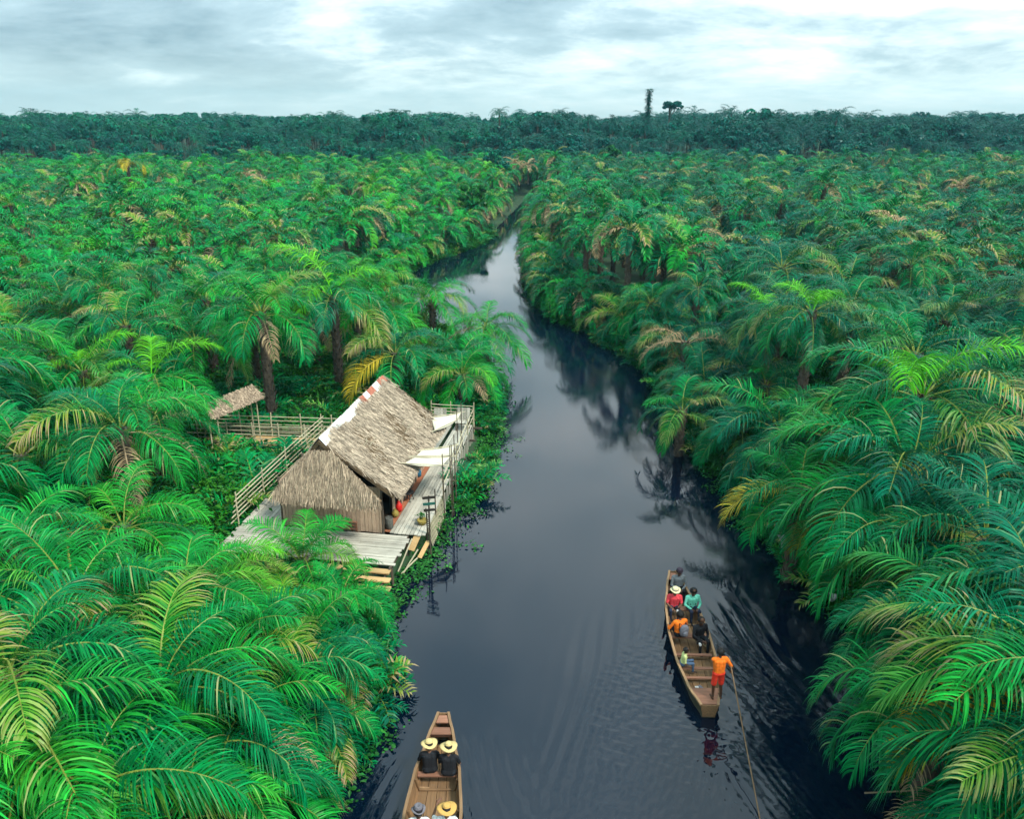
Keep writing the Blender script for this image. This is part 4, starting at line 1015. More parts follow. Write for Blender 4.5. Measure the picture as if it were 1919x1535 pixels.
def build_walkway():
    g = random.Random(9)
    w = empty('walkway', (-9.2, 34.75, 0), math.pi - .10); tag(w, 'raised plank walkway leading left from the hut to the small shelter', 'walkway')
    for i in range(6):
        cuts = [0, 1.9 + g.uniform(-.4, .4), 4.0 + g.uniform(-.4, .4), 5.6]
        for a, b in zip(cuts[:-1], cuts[1:]): boxo('plank', ((a + b) / 2, -.5 + i * .2, ZD - .03 + g.uniform(-.012, .012)), (b - a - .015, .19, .035), 'new_plank', w)
    for x in (.3, 1.9, 3.5, 5.2):
        boxo('joist', (x, 0, ZD - .1), (.07, 1.3, .09), 'dark_pole', w)
        for y in (-.6, .6): pole('pile', (x, y, -.5), (x, y, ZD - .05), .05, 'dark_pole', w)
    for y, lab in ((.66, 'near bamboo railing of the walkway, on the side facing the camera'), (-.66, 'far bamboo railing of the walkway, continuing behind the hut')):
        r = empty('walkway_railing', (-9.2, 34.75, 0), math.pi - .10); tag(r, lab, 'railing', 'walkway railings'); x0 = 0 if y > 0 else -3.6
        for k in range(5 if y < 0 else 5): pole('rail', (x0 + g.uniform(-.1, .1), y, ZD + .18 + .21 * k), (5.7 + g.uniform(-.3, .3), y, ZD + .16 + .2 * k), .022, 'bamboo', r)
        for x in ((.3, 1.5, 2.7, 4.0, 5.4) if y > 0 else (-3.3, -2.0, -.6, .9, 2.4, 3.9, 5.4)): pole('post', (x, y + .03, -.2), (x + g.uniform(-.06, .06), y + .03, ZD + 1.2), .032, 'bamboo', r)
    s = empty('thatched_shelter', (-12.7, 34.2, 0), R(53)); s.scale = (.8, .62, 1); tag(s, 'small slanted thatched shelter on poles at the left end of the walkway', 'shelter')
    V, Q = strands([((-1.7, .55, .04), (3.4, 0, .25), (0, -1.25, -.42), (0, -.32, .95), 2600, .34, .03, .45, .14)], 8); 
    base = MB(); q = [Vector((-1.65, .5, .02)), Vector((1.65, .5, .26)), Vector((1.6, -.68, -.15)), Vector((-1.6, -.68, -.4))]; base.add(q + [p - Vector((0, 0, .05)) for p in q], [(0, 3, 2, 1), (4, 5, 6, 7), (0, 1, 5, 4), (1, 2, 6, 5), (2, 3, 7, 6), (3, 0, 4, 7)])
    rf = base.build('roof', MAT['thatch_base'], s); rf.location = (0, 0, 3.25); th = link('thatch', np_mesh('thatch', V, [Q], MAT['thatch_dark']), rf); th['kind'] = 'stuff'
    for x, y, z in ((-1.4, .4, 3.2), (1.4, .4, 3.4), (1.3, -.5, 3.1), (-1.3, -.5, 2.9)): pole('post', (x, y, -.3), (x, y, z), .045, 'bamboo', s)
build_walkway()
def awning(corners, label, sag=.07, poles=()):
    P = [at(*c) for c in corners]; o = empty('mat_awning', (P[0].x, P[0].y, 0)); tag(o, label, 'awning', 'woven mat awnings'); mb = MB(); n = 10; g = random.Random(int(corners[0][0]))
    for j in range(n + 1):
        for i in range(n + 1):
            a, b = i / n, j / n; p = (P[0] * (1 - a) + P[1] * a) * (1 - b) + (P[3] * (1 - a) + P[2] * a) * b
            mb.v.append(tuple(p - P[0] + Vector((0, 0, P[0].z - sag * math.sin(math.pi * a) * (0.4 + .6 * b) + .02 * math.sin(a * 60) * .3 + g.uniform(-.008, .008)))))
    for j in range(n):
        for i in range(n): k = j * (n + 1) + i; mb.face((k, k + 1, k + n + 2, k + n + 1))
    m = mb.build('woven_mat', MAT['mat_awning'], o, True); sm = m.modifiers.new('s', 'SOLIDIFY'); sm.thickness = .02
    for (a, b) in ((0, 1), (3, 2)): 
        d = (P[b] - P[a]).normalized() * .25; pole('batten', P[a] - Vector((P[0].x, P[0].y, 0)) - d + Vector((0, 0, .03)), P[b] - Vector((P[0].x, P[0].y, 0)) + d + Vector((0, 0, .03)), .018, 'bamboo', o)
    for c in (1, 2):
        q = P[c] - Vector((P[0].x, P[0].y, 0)); pole('post', (q.x + .04, q.y, -.6), (q.x, q.y, P[c].z + .5), .024, 'dark_pole', o)
    return o
awning([(808, 783, 2.8), (864, 774, 2.6), (856, 788, 2.5), (815, 808, 2.7)], 'pale woven mat awning at the far end of the river deck')
awning([(790, 845, 2.95), (851, 836, 2.7), (846, 855, 2.65), (779, 856, 2.9)], 'pale woven mat awning, middle one over the river deck')
awning([(777, 858, 2.9), (843, 857, 2.65), (829, 873, 2.6), (757, 869, 2.85)], 'pale woven mat awning nearest the camera over the river deck')
def small_things():
    p = at(648, 988, ZD); b = empty('bench', (p.x, p.y - .1, ZD), -HUT_A); tag(b, 'low brown slatted bench against the hut front wall', 'bench')
    for i in range(3): boxo('slat', (0, -.12 + .13 * i, .36), (1.05, .1, .03), 'boat_red', b)
    for i in range(2): boxo('rail', (0, -.17, .1 + .14 * i), (1.05, .03, .05), 'boat_red', b)
    for x in (-.5, .5):
        for y in (-.15, .16): boxo('leg', (x, y, .17), (.05, .05, .34), 'boat_red', b)
    p = at(730, 990, ZD); mb = MB(); mb.lathe([(.12, 0), (.145, .03), (.15, .25), (.15, .42), (.135, .45), (.13, .44), (.12, .40)], n=16); o = mb.build('drum', MAT['drum_grey'], None, True); o.location = p; tag(o, 'small grey drum standing at the hut front right corner', 'drum')
    p = at(792, 983, ZD); r = empty('plant_pot', p); tag(r, 'yellowish bowl of plants on the river deck near its front edge', 'pot'); mb = MB(); mb.lathe([(.09, 0), (.15, .06), (.2, .16), (.21, .2), (.18, .2), (.15, .15)], n=14); mb.build('bowl', MAT['clay_pot'], r, True); link('foliage', leaf_cluster('foliage', 90, .2, .2, .1, MAT['bush_leaf'], 91), r, (0, 0, .14))
    p = at(806, 1003, ZD); p.z = 0; s = empty('sign_post', p, -HUT_A); tag(s, 'dark notched post with three crossboards at the river deck corner', 'post'); pole('post', (0, 0, -.6), (0, 0, 2.5), .035, 'dark_pole', s)
    for z, w, mt in ((2.45, .5, 'dark_inside'), (2.2, .46, 'green_cloth'), (1.95, .42, 'dark_inside')): boxo('crossboard', (0.02, -.045, z), (w, .02, .1), mt, s, (0, -.18, 0))
    for k in range(9): boxo('notch', (-.05, 0, 1.0 + .09 * k), (.05, .03, .025), 'dark_pole', s)
    def jug(px, py, mat, h, label, nm):
        p = at(px, py, ZD); mb = MB(); mb.lathe([(.6 * .13, 0), (.13, .04), (.135, h * .6), (.07, h * .82), (.05, h * .85), (.055, h), (.04, h)], n=14); o = mb.build(nm, MAT[mat], None, True); o.location = p; tag(o, label, nm.split('_')[-1])
    jug(748, 958, 'red_plastic', .42, 'red plastic jug on the floor by the hut side door', 'water_jug'); jug(741, 968, 'clay_pot', .3, 'yellow plastic jug in front of the red jug by the hut', 'water_jug'); jug(784, 893, 'blue_plastic', .4, 'dark blue plastic jug by the hut side wall', 'water_jug')
    p = at(766, 938, ZD); st = empty('stool', p); tag(st, 'low black stool standing by the hut side door', 'stool'); mb = MB(); mb.lathe([(.2, 0), (.22, .02), (.22, .05), (.2, .06)], n=16); o = mb.build('seat', MAT['camera_black'], st, True); o.location = (0, 0, .34)
    for a in range(4): c, s_ = math.cos(a * 1.57 + .4), math.sin(a * 1.57 + .4); pole('leg', (.2 * c, .2 * s_, 0), (.14 * c, .14 * s_, .35), .018, 'camera_black', st)
    for (a, b, w, lab) in (((783, 1003, .85), (770, 1032, .45), .26, 'wide loose plank leaning from the front deck corner'), ((803, 1014, .6), (786, 1046, .2), .17, 'narrow loose plank leaning nearest the water')):
        A_, B_ = at(*a), at(*b); mb = MB(); mb.beam((0, 0, 0), B_ - A_, w, .035); o = mb.build('loose_plank', MAT['new_plank'], None); o.location = A_; tag(o, lab, 'plank', 'loose planks by the deck')
    for i, (a, b) in enumerate((((772, 1010, .95), (746, 1072, .3)), ((783, 1030, .6), (756, 1074, .1)), ((782, 1046, .35), (752, 1076, .1)))):
        o = pole('leaning_pole', at(*a), at(*b), .03, 'bamboo', None); tag(o, ('upper', 'middle', 'lowest')[i] + ' leaning bamboo pole at the front deck steps', 'pole', 'leaning poles')
    for i, (px, py, sz, rt, lab) in enumerate(((1468, 1015, .34, (1.0, .3, .5), 'scrap of white sheet caught in fronds above the dark water'), (1560, 1120, .2, (1.3, .2, .1), 'small white rag hanging under the right bank palms'))):
        p = at(px, py, 1.6 if i == 0 else 1.0); mb = MB(); n = 4; g = random.Random(i + 3)
        for a in range(n + 1):
            for b in range(n + 1): mb.v.append(((a / n - .5) * sz * (1 + .3 * b / n), (b / n - .5) * sz * 1.3, .05 * math.sin(a * 1.3 + b) + g.uniform(-.02, .02)))
        for a in range(n):
            for b in range(n): k = a * (n + 1) + b; mb.face((k, k + 1, k + n + 2, k + n + 1))
        o = mb.build('white_rag', MAT['plastic_white'], None, True); o.location = p; o.rotation_euler = rt; m = o.modifiers.new('s', 'SOLIDIFY'); m.thickness = .004; tag(o, lab, 'rag')
        twig = pole('hanging_twig', p + Vector((.1, .1, .15)), p + Vector((.9, .5, 1.2)), .012, 'twig', None); tag(twig, ['bare twig behind the white sheet scrap', 'bare twig above the small white rag'][i], 'twig')
    o = pole('bare_branch', at(1620, 1487, 1.1), at(1790, 1478, 1.4), .018, 'dry_rachis', None); tag(o, 'bare pale branch jutting over dark water at lower right', 'branch')
small_things()

# ------------------------------------------------------------------ canoes
def lerp(tab, f):
    for (a, x), (b, y) in zip(tab[:-1], tab[1:]):
        if f <= b: t = (f - a) / (b - a); t = t * t * (3 - 2 * t) * .5 + t * .5; return x + (y - x) * t
    return tab[-1][1]
def canoe(c, wtab, ztab, thwarts, ribs, label, bowdeck, sterndeck, floor_z=0.07):
    b, s = c['bow'], c['stern']; L = (b - s).length; mid = (b + s) / 2; d = (b - s).normalized()
    r = empty('canoe', (mid.x, mid.y, 0), math.atan2(-d.x, d.y)); tag(r, label, 'canoe')
    NS = 26; fs = [i / (NS - 1) for i in range(NS)]; Y = lambda f: (f - .5) * L
    W = lambda f: lerp(wtab, f); ZT = lambda f: lerp(ztab, f); BW = lambda f: W(f) * .74
    ZB = lambda f: -.14 + .22 * max(0, (f - .82) / .18) ** 2 + .16 * max(0, (.14 - f) / .14) ** 2
    def section(f, t): # t: 0 bottom edge, 1 gunwale
        return BW(f) + (W(f) - BW(f)) * t ** .8, ZB(f) + (ZT(f) - ZB(f)) * t
    for sg in (-1, 1):
        for t0, t1 in ((0, .52), (.5, 1.0)):
            mb = MB(); k = .012 if t0 == 0 else 0
            for f in fs:
                x0, z0 = section(f, t0); x1, z1 = section(f, t1); y = Y(f)
                mb.v += [(sg * (x0 - k), y, z0), (sg * (x1 - k), y, z1), (sg * (x1 - .028 - k), y, z1), (sg * (x0 - .028 - k), y, z0)]
            for i in range(NS - 1):
                for q, mt in ((0, 1), (1, 0), (2, 0), (3, 1)):
                    a, bb = i * 4 + q, i * 4 + (q + 1) % 4; mb.face((a, bb, bb + 4, a + 4) if sg > 0 else (a, a + 4, bb + 4, bb), mt)
            mb.face((0, 1, 2, 3)); e = (NS - 1) * 4; mb.face((e + 3, e + 2, e + 1, e)); mb.build('side_plank', [MAT['boat_wood'], MAT['boat_outer']], r)
        mb = MB()
        for f in fs:
            x, z = W(f), ZT(f); y = Y(f); mb.v += [(sg * (x + .02), y, z - .03), (sg * (x + .02), y, z + .022), (sg * (x - .05), y, z + .022), (sg * (x - .05), y, z - .012)]
        for i in range(NS - 1):
            for q in range(4): a, bb = i * 4 + q, i * 4 + (q + 1) % 4; mb.face((a, bb, bb + 4, a + 4))
        mb.face((0, 1, 2, 3)); e = (NS - 1) * 4; mb.face((e + 3, e + 2, e + 1, e)); mb.build('gunwale', MAT['boat_light'], r)
    mb = MB()
    for f in fs: x = BW(f) + .0; mb.v += [(-x, Y(f), ZB(f) - .01), (x, Y(f), ZB(f) - .01), (x, Y(f), ZB(f) + .02), (-x, Y(f), ZB(f) + .02)]
    for i in range(NS - 1):
        for q in range(4): a, bb = i * 4 + q, i * 4 + (q + 1) % 4; mb.face((a, bb, bb + 4, a + 4))
    mb.face((0, 1, 2, 3)); mb.face((e + 3, e + 2, e + 1, e)); mb.build('bottom', MAT['boat_outer'], r)
    for k in range(4):                                  # floor planks
        mb = MB(); ff = [f for f in fs if .06 <= f <= .93]
        for f in ff:
            tz = (floor_z - ZB(f)) / (ZT(f) - ZB(f)); x = section(f, max(0.02, tz))[0] - .035; xa, xb = -x + 2 * x * k / 4 + .006, -x + 2 * x * (k + 1) / 4 - .006; z = max(floor_z, ZB(f) + .04) + .004 * (k % 2)
            mb.v += [(xa, Y(f), z - .02), (xb, Y(f), z - .02), (xb, Y(f), z), (xa, Y(f), z)]
        for i in range(len(ff) - 1):
            for q in range(4): a, bb = i * 4 + q, i * 4 + (q + 1) % 4; mb.face((a, bb, bb + 4, a + 4))
        mb.face((0, 1, 2, 3)); e2 = (len(ff) - 1) * 4; mb.face((e2 + 3, e2 + 2, e2 + 1, e2)); mb.build('floor_plank', MAT['boat_wood'], r)
    for f, nm in ((0, 'stern_board'), (1, 'bow_board')):
        x, z = W(f), ZT(f); mb = MB(); y = Y(f); t = .03 if f == 0 else -.03
        q = [(-BW(f) + .02, y, ZB(f)), (BW(f) - .02, y, ZB(f)), (x - .03, y, z - .01), (-x + .03, y, z - .01)]; mb.add(q + [(a, bb + t, cc) for a, bb, cc in q], [(0, 1, 2, 3), (7, 6, 5, 4), (0, 4, 5, 1), (1, 5, 6, 2), (2, 6, 7, 3), (3, 7, 4, 0)]); mb.build(nm, MAT['boat_wood'], r)
    for f0, f1 in bowdeck + sterndeck:
        mb = MB(); 
        for f in (f0, (f0 + f1) / 2, f1): x = W(f) - .055; z = ZT(f) - .012; mb.v += [(-x, Y(f), z - .03), (x, Y(f), z - .03), (x, Y(f), z), (-x, Y(f), z)]
        for i in range(2):
            for q in range(4): a, bb = i * 4 + q, i * 4 + (q + 1) % 4; mb.face((a, bb, bb + 4, a + 4))
        mb.face((0, 1, 2, 3)); mb.face((11, 10, 9, 8)); mb.build('deck_board', MAT['boat_red'], r)
    for f, z, w in thwarts:
        tz = (z - ZB(f)) / (ZT(f) - ZB(f)); x = section(f, tz)[0] - .04; boxo('thwart', (0, Y(f), z), (2 * x, w, .035), 'boat_red', r)
    for f in ribs:
        pts = []
        for sg in (-1, 1):
            for t in ((.92, .6, .35) if sg < 0 else (.35, .6, .92)): x, z = section(f, t); pts.append((sg * (x - .06), Y(f), max(z, floor_z + .03)))
        mb = MB(); mb.tube(pts, .032, 6); mb.build('rib', MAT['boat_wood'], r)
    return r
def yfrac(c, py, z, px=1290):
    p = at(px, py, z); return ((p - c['stern']).dot((c['bow'] - c['stern']).normalized())) / (c['bow'] - c['stern']).length
fa = lambda py, z=.33: yfrac(CANOE_A, py, z); fb = lambda py, z=.33: yfrac(CANOE_B, py, z, 820)
canoe(CANOE_A, [(0, .24), (.12, .46), (.3, .60), (.5, .62), (.7, .53), (.88, .32), (1, .13)], [(0, .42), (.2, .42), (.5, .42), (.8, .46), (1, .60)],
      [(fa(1106), .36, .22), (fa(1141), .33, .24), (fa(1192), .33, .24), (fa(1226), .30, .10), (fa(1250), .28, .10), (fa(1268), .28, .09), (fa(1290), .28, .09)], [fa(1222), fa(1160), fa(1262), fa(1120)],
      'long brown wooden canoe carrying seven people, one standing with a pole', [(.93, .985)], [(.01, .11)])
canoe(CANOE_B, [(0, .2), (.15, .5), (.4, .66), (.6, .66), (.75, .56), (.88, .36), (1, .15)], [(0, .46), (.2, .44), (.5, .44), (.8, .48), (1, .58)],
      [(fb(1452), .33, .16), (fb(1560), .33, .2), (fb(1382), .40, .12)], [fb(1467), fb(1525), fb(1600)], 'brown wooden canoe with straw-hatted passengers, cut by the lower edge', [(.955, .988), (.905, .935)], [(.01, .1)])

# ------------------------------------------------------------------ people
def capsule(p0, p1, r0, r1, n=10):
    p0, p1 = Vector(p0), Vector(p1); d = p1 - p0
    if d.length < 1e-5: d = Vector((0, 0, 1e-4)); p1 = p0 + d
    q = d.normalized().to_track_quat('Z', 'Y'); rings = []
    for a in (-80, -50, -20): rings.append((r0 * math.cos(R(a)), r0 * math.sin(R(a)), p0))
    for a in (20, 50, 80): rings.append((r1 * math.cos(R(a)), r1 * math.sin(R(a)), p1))
    V, Fc = [], []
    for rr, h, c in rings:
        for k in range(n): a = 2 * math.pi * k / n; V.append(c + q @ Vector((rr * math.cos(a), rr * math.sin(a), h)))
    for i in range(len(rings) - 1):
        for k in range(n): k2 = (k + 1) % n; Fc.append((i * n + k, i * n + k2, (i + 1) * n + k2, (i + 1) * n + k))
    Fc.append(tuple(reversed(range(n)))); Fc.append(tuple((len(rings) - 1) * n + k for k in range(n))); return V, Fc
def hand(wrist, dirv, up, side, curl=.5):
    """palm, four fingers of different length and a thumb from the palm's side"""
    w = Vector(wrist); d = Vector(dirv).normalized(); u = Vector(up); x = d.cross(u).normalized() * side; n = x.cross(d) * side; out = []
    palm = w + d * .075; out += [(w, palm + x * .018, .026, .022, 'skin'), (w, palm - x * .018, .026, .022, 'skin')]
    for i, ln in enumerate((.068, .078, .072, .055)):
        b = palm + x * (.03 - .02 * i) + d * .012; m = b + (d * math.cos(curl * .7) - n * math.sin(curl * .7)) * ln * .55; t = m + (d * math.cos(curl * 1.7) - n * math.sin(curl * 1.7)) * ln * .5
        out += [(b, m, .0105, .0095, 'skin'), (m, t, .0095, .008, 'skin')]
    b = w + d * .03 + x * .03; m = b + (d * .5 + x * .8).normalized() * .04; out += [(b, m, .013, .011, 'skin'), (m, m + (d * .9 + x * .3).normalized() * .035, .011, .009, 'skin')]
    return out
def head_caps(c, fwd, rt):
    c, f, x = Vector(c), Vector(fwd).normalized(), Vector(rt); u = x.cross(f)
    o = [(c - u * .03 + f * .015, c + u * .035 - f * .008, .082, .092, 'skin'), (c - u * .085 + f * .05, c - u * .03 + f * .03, .042, .06, 'skin')]
    o += [(c - u * .005 + f * .09, c - u * .03 + f * .108, .012, .018, 'skin')]
    for s in (-1, 1): o += [(c + x * s * .034 + f * .082 + u * .012, c + x * s * .036 + f * .083 + u * .012, .014, .014, 'eye'), (c + x * s * .093 - u * .015, c + x * s * .095 + u * .012 - f * .01, .017, .02, 'skin')]
    o += [(c - x * .018 + f * .088 - u * .062, c + x * .018 + f * .088 - u * .062, .009, .009, 'lip')]
    return o
SHIRT_LONG = object()
def person(label, loc, rz, caps, cols, scale=1.0):
    """caps: tapered limbs in the person's own frame; they are fused into one skin"""
    V, Fc = [], []
    for a, b, r0, r1, t in caps:
        v, f = capsule(a, b, r0, r1); k = len(V); V += v; Fc += [tuple(i + k for i in q) for q in f]
    me = bpy.data.meshes.new('raw'); me.from_pydata(V, [], Fc); o = bpy.data.objects.new('person', me); COL.objects.link(o)
    m = o.modifiers.new('r', 'REMESH'); m.mode = 'VOXEL'; m.voxel_size = .0135; m.use_smooth_shade = True
    s = o.modifiers.new('s', 'SMOOTH'); s.iterations = 2; s.factor = .5
    dg = bpy.context.evaluated_depsgraph_get(); new = bpy.data.meshes.new_from_object(o.evaluated_get(dg)); o.modifiers.clear(); o.data = new; new.name = 'person'
    tags = sorted(set(c[4] for c in caps)); new.materials.clear()
    for t in tags: new.materials.append(MAT[cols[t]])
    n = len(new.polygons); C = np.empty(n * 3); new.polygons.foreach_get('center', C); C = C.reshape(-1, 3); best = np.full(n, 1e9); idx = np.zeros(n, int)
    for a, b, r0, r1, t in caps:
        a_, b_ = np.array(a), np.array(b); d = b_ - a_; L2 = max(d @ d, 1e-9); tt = np.clip(((C - a_) @ d) / L2, 0, 1); dist = np.linalg.norm(C - a_ - tt[:, None] * d, axis=1) - (r0 + (r1 - r0) * tt) - (.004 if t in ('eye', 'lip') else 0)
        k = dist < best; best[k] = dist[k]; idx[k] = tags.index(t)
    new.polygons.foreach_set('material_index', idx.astype(np.int32)); new.polygons.foreach_set('use_smooth', np.ones(n, bool)); new.update()
    o.location = loc; o.rotation_euler = (0, 0, rz); o.scale = (scale,) * 3; tag(o, label, 'person'); return o
def seated(lean=.06, wrists=((-.09, .31, .17), (.09, .31, .17)), sleeve='short', knees=.15, head_turn=0.0, head_down=.25, spread=.13, foot_y=.42):
    c = []; V_ = Vector; y = lambda z: lean * z * 2
    c += [((-.07, 0, .10), (.07, 0, .10), .125, .125, 'legs')]
    for s in (-1, 1): c += [((s * .065, y(.1), .15), (s * .085, y(.42), .42), .112, .118, 'shirt')]
    c += [((0, y(.12), .14), (0, y(.4), .40), .115, .12, 'shirt'), ((-.15, y(.49), .495), (.15, y(.49), .495), .068, .068, 'shirt'), ((0, y(.5), .52), (0, y(.6) + .015, .61), .055, .05, 'skin')]
    f = V_((math.sin(-head_turn), math.cos(head_turn), -head_down)).normalized(); x = f.cross(V_((0, 0, 1))).normalized(); hc = (0, y(.7) + .03, .705); c += head_caps(hc, f, x)
    for i, s in enumerate((-1, 1)):
        hip, kn, an = (s * .085, .03, .10), (s * spread, .40, knees), (s * spread * .95, foot_y, -.20); c += [(hip, kn, .092, .062, 'legs'), (kn, an, .058, .044, 'shin'), ((an[0], an[1] - .03, -.228), (an[0] * 1.05, an[1] + .15, -.236), .040, .032, 'shoe')]
        sh = V_((s * .195, y(.49), .485)); w = V_(wrists[i]); el = (sh + w) / 2 + V_((s * .10, -.06, -.10)); mid = sh.lerp(el, .75)
        if sleeve == 'long': c += [(sh, el, .055, .046, 'shirt'), (el, w, .044, .036, 'shirt')]
        else: c += [(sh, mid, .056, .052, 'shirt'), (mid, el, .042, .038, 'skin'), (el, w, .038, .027, 'skin')]
        d = (w - el).normalized(); c += hand(w, d + V_((-s * .4, .25, 0)), (0, 0, 1), s)
    return c, hc
def hair_on(o, hc, cover=.55, r=.104, mat='hair'):
    mb = MB(); n = 14; k = 7; b = 0
    for i in range(k + 1):
        a = math.pi * cover * i / k
        for j in range(n): t = 2 * math.pi * j / n; bump = 1 + .05 * math.sin(5 * t + i); mb.v.append((r * math.sin(a) * math.cos(t) * bump, r * math.sin(a) * math.sin(t) * bump - .02 * math.sin(a), r * math.cos(a)))
    for i in range(k):
        for j in range(n): j2 = (j + 1) % n; mb.face((i * n + j, i * n + j2, (i + 1) * n + j2, (i + 1) * n + j))
    h = mb.build('hair', MAT[mat], o, True); h.location = (hc[0], hc[1] - .012, hc[2] + .022); h.rotation_euler = (.25, 0, 0); m = h.modifiers.new('s', 'SOLIDIFY'); m.thickness = .012
def hat_on(o, hc, mat, brim=.21, crown=.10, h=.11, band=None, tilt=(-.1, 0, 0), dent=False):
    mb = MB(); prof = [(brim * .98, .004), (brim, .012), (brim * .8, .018), (brim * .6, .022), (crown * 1.08, .03), (crown, .05), (crown * .92, h * .85), (crown * .7, h * 1.02), (crown * .3, h * (1.06 if not dent else .8)), (.004, h * (1.07 if not dent else .72))]
    mb.lathe(prof, n=22); hat = mb.build('hat', MAT[mat], o, True); hat.location = (hc[0], hc[1] - .005, hc[2] + .045); hat.rotation_euler = tilt
    for v in hat.data.vertices:
        rr = math.hypot(v.co.x, v.co.y)
        if rr > crown * 1.2: v.co.z += .025 * math.sin(2 * math.atan2(v.co.y, v.co.x) + .7) * (rr / brim)
    if band: mb = MB(); mb.lathe([(crown * 1.09, .03), (crown * 1.07, .055), (crown * 1.0, .055), (crown * 1.0, .03)], n=22); mb.build('hat_band', MAT[band], hat, True)
def camera_thing(p, rz, label, white=True):
    r = empty('photo_camera', p, rz); tag(r, label, 'camera', 'cameras held in the long canoe'); boxo('body', (0, 0, 0), (.14, .06, .10), 'camera_black', r); boxo('viewfinder', (0, 0, .06), (.05, .05, .03), 'camera_black', r)
    mb = MB(); mb.lathe([(.035, 0), (.038, .06), (.042, .07), (.042, .12), (.034, .121)], n=14); o = mb.build('lens', MAT['lens_white' if white else 'camera_black'], r, True); o.location = (0, .03, 0); o.rotation_euler = (-1.4, 0, 0)
def skincol(**k): d = dict(skin='skin', eye='eye', lip='skin', shoe='cloth_black', shin=k.get('legs', 'cloth_navy')); d.update(k); return d
PI = math.pi; SZ = .35
def seat(px, py, z=SZ): p = at(px, py, z); return p
def people():
    # long canoe, from the bow to the stern
    c, h = seated(lean=.03, sleeve='long'); p = seat(1270, 1104, .38); o = person('person in mottled grey shirt seated in the bow of the long canoe', p, PI, c, skincol(shirt='cloth_grey', legs='cloth_black')); hair_on(o, h); hat_on(o, h, 'felt_dark', .125, .1, .09)
    c, h = seated(wrists=((-.07, .33, .20), (.07, .33, .20))); p = seat(1262, 1140); o = person('person in coral shirt and pale straw hat with a camera, facing the viewer', p, PI - .1, c, skincol(shirt='cloth_coral', legs='cloth_navy', skin='skin_mid')); hair_on(o, h, .6); hat_on(o, h, 'straw_pale', .17, .10, .11, 'felt_grey')
    camera_thing(p + Vector((.03, -.38, .20)), PI, 'camera with white lens held by the person in coral')
    c, h = seated(wrists=((-.12, .30, .20), (.12, .30, .20)), sleeve='long'); p = seat(1295, 1141); o = person('person in mint green long-sleeved shirt beside the one in coral', p, PI + .12, c, skincol(shirt='cloth_mint', legs='cloth_navy')); hair_on(o, h, .62, .108)
    for s in (-1, 1): pole('strap', (s * .09, .115, .44), (s * .075, .13, .22), .016, 'cloth_black', o, 5)
    c, h = seated(wrists=((-.26, .28, .22), (.10, .30, .22)), sleeve='long'); p = seat(1274, 1192); o = person('person in orange top seen from behind with a grey backpack', p, .25, c, skincol(shirt='cloth_orange', legs='cloth_black', skin='skin_mid')); hair_on(o, h, .7, .106)
    pack(o.location + Vector((.08, -.17, .12)), .25)
    c, h = seated(wrists=((-.10, .33, .14), (.06, .34, .16)), sleeve='long', head_down=.45); p = seat(1308, 1197); o = person('person in black clothes bent over a camera, facing the viewer', p, PI + .25, c, skincol(shirt='cloth_black', legs='cloth_black')); hair_on(o, h)
    camera_thing(p + Vector((-.06, -.40, .14)), PI, 'camera with pale lens held by the person in black')
    p = at(1319, 1200, .12); mb = MB(); mb.lathe([(.12, 0), (.15, .06), (.15, .14), (.10, .22), (.03, .25)], n=14); o = mb.build('sack', MAT['cloth_cream'], None, True); o.location = p + Vector((.05, -.25, 0)); tag(o, 'round tan bag on the floor beside the person in black', 'bag')
    c, h = seated(wrists=((-.12, .22, .12), (.12, .22, .12)), spread=.11); p = at(1279, 1246, .36); o = person('small child in lime shirt and jeans sitting on the canoe side', p, -PI / 2 - .1, c, skincol(shirt='cloth_lime', legs='cloth_jeans', shin='cloth_jeans', shoe='skin'), .72); hair_on(o, h)
    # the poler
    V_ = Vector; c = []; p = at(1342, 1309, .405)
    for s in (-1, 1):
        hip, kn, an = V_((s * .09, 0, .88)), V_((s * .11, .03, .47)), V_((s * .12, -.02, .075)); mid = hip.lerp(kn, .85)
        c += [(hip, mid, .105, .088, 'legs'), (mid, kn, .068, .06, 'skin'), (kn, an, .056, .038, 'skin'), ((s * .12, -.05, .038), (s * .13, .14, .032), .036, .028, 'skin'), ((s * .06, 0, .92), (s * .085, .03, 1.26), .108, .122, 'shirt')]
    c += [((-.07, 0, .9), (.07, 0, .9), .12, .12, 'legs'), ((0, 0, .92), (0, .02, 1.25), .115, .125, 'shirt'), ((-.16, .03, 1.36), (.16, .03, 1.36), .068, .068, 'shirt'), ((0, .03, 1.38), (0, .05, 1.48), .055, .05, 'skin')]; hc = (0, .07, 1.57); c += head_caps(hc, (.2, 1, -.2), V_((1, -.2, 0)).normalized())
    for s, w in ((-1, V_((.26, .10, 1.12))), (1, V_((.36, -.02, .98)))):
        sh = V_((s * .2, .03, 1.35)); el = (sh + w) / 2 + V_((s * .08, .10 if s < 0 else -.08, -.08)); mid = sh.lerp(el, .75); c += [(sh, mid, .058, .055, 'shirt'), (mid, el, .042, .038, 'skin'), (el, w, .038, .027, 'skin')]; c += hand(w, (w - el), (0, 0, 1), s, .9)
    o = person('person in orange shirt and red shorts standing at the stern with the pole', p, .12, c, skincol(shirt='cloth_orange', legs='cloth_red'), .94); hair_on(o, hc, .6)
    a = p + V_((.30, .22, 1.2)); b = at(1424, 1535, .0); d = (b - a).normalized(); o = pole('punting_pole', a, b + d * 1.6, .019, 'boat_light', None, 8, r2=.016); tag(o, 'long pale pole trailing from the stern into the water', 'pole')
    p = at(1307, 1293, .12); sh = empty('sandals', p); tag(sh, 'pale sandals lying on the canoe floor near the stern', 'sandals')
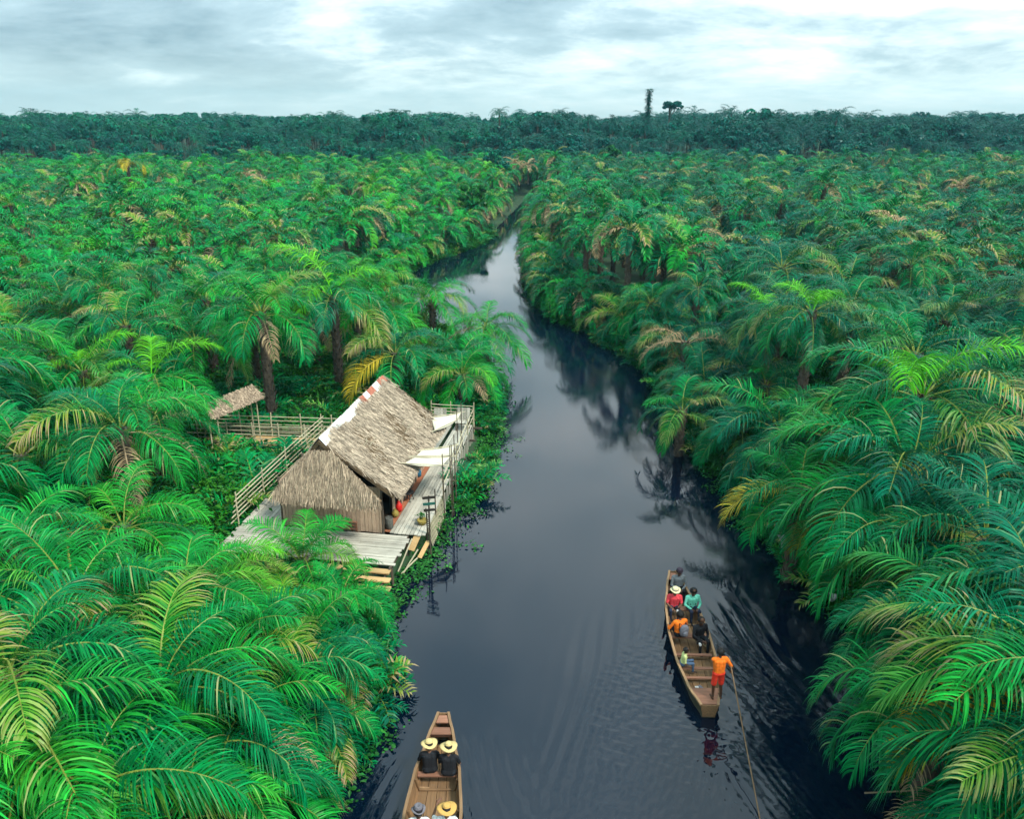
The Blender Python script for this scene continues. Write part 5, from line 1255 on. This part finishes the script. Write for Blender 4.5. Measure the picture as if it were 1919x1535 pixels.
    for k in (0, 1): mb = MB(); mb.box((0, 0, .012), (.09, .24, .022)); mb.tube([(-.045, .04, .02), (0, .06, .06), (.045, .04, .02)], .01, 5); o = mb.build('sandal', MAT['cloth_white' if k == 0 else 'bag_grey'], sh); o.location = (.13 * k, .05 * k, 0); o.rotation_euler = (0, 0, .5 * k)
    # canoe at the lower edge
    c, h = seated(sleeve='long', wrists=((-.14, .33, .22), (.10, .33, .2))); p = seat(806, 1446); o = person('person in black with a yellow straw hat, left seat of the cropped canoe', p, .08, c, skincol(shirt='cloth_black', legs='cloth_black', skin='skin_mid')); hair_on(o, h, .7); hat_on(o, h, 'straw', .205, .095, .10)
    c, h = seated(wrists=((-.09, .31, .17), (.12, .31, .2))); p = seat(841, 1452); o = person('person in black with a wide straw hat, right seat of the cropped canoe', p, -.06, c, skincol(shirt='cloth_black', legs='cloth_black', skin='skin_mid')); hair_on(o, h, .7); hat_on(o, h, 'straw', .215, .085, .12)
    c, h = seated(); p = seat(786, 1574); o = person('person in white shirt and grey felt hat at the lower edge', p, .05, c, skincol(shirt='cloth_white', legs='cloth_navy')); hair_on(o, h, .6); hat_on(o, h, 'felt_grey', .16, .10, .12, 'felt_dark', dent=True)
    c, h = seated(wrists=((-.24, .36, .62), (.12, .30, .18))); p = seat(838, 1572); o = person('person in white with an orange straw hat raising one hand', p, -.02, c, skincol(shirt='cloth_white', legs='cloth_grey', skin='skin_mid')); hair_on(o, h, .6); hat_on(o, h, 'straw_orange', .225, .09, .11)
    p = at(788, 1478, .1); o = boxo('floor_board', p, (.42, .08, .025), 'boat_light', None, (0, 0, -.08)); tag(o, 'short loose stick on the floor of the cropped canoe', 'stick')
def pack(p, rz):
    r = empty('backpack', p, rz); tag(r, 'grey backpack worn by the person in orange', 'backpack'); mb = MB(); n = 12
    mb.lathe([(.03, 0), (.12, .02), (.145, .10), (.14, .26), (.10, .36), (.03, .39)], n=n); o = mb.build('bag', MAT['bag_grey'], r, True); o.scale = (1, .62, 1)
    mb = MB(); mb.lathe([(.03, 0), (.085, .015), (.09, .1), (.06, .15), (.02, .16)], n=n); o = mb.build('pocket', MAT['bag_grey'], r, True); o.scale = (1, .5, 1); o.location = (0, -.085, .04)
    for s in (-1, 1): mb = MB(); mb.tube([(s * .09, .06, .05), (s * .11, .12, .2), (s * .10, .13, .38), (s * .08, .05, .37)], .014, 5); mb.build('strap', MAT['cloth_black'], r)
people()

# ------------------------------------------------------------------ damp air
def haze():
    m = bpy.data.materials.new('haze'); m.use_nodes = True; nt = m.node_tree; nt.nodes.clear()
    out = N(nt, 'ShaderNodeOutputMaterial'); pv = N(nt, 'ShaderNodeVolumePrincipled'); pv.inputs['Color'].default_value = (0.32, 0.80, 1.0, 1); pv.inputs['Density'].default_value = 0.0002; pv.inputs['Anisotropy'].default_value = 0.2
    nt.links.new(pv.outputs[0], out.inputs['Volume'])
    mb = MB(); mb.box((0, 480, 19.5), (2100, 1100, 45)); o = mb.build('haze', m); o['kind'] = 'stuff'; o['label'] = 'pale humid air over the swamp forest'
haze()
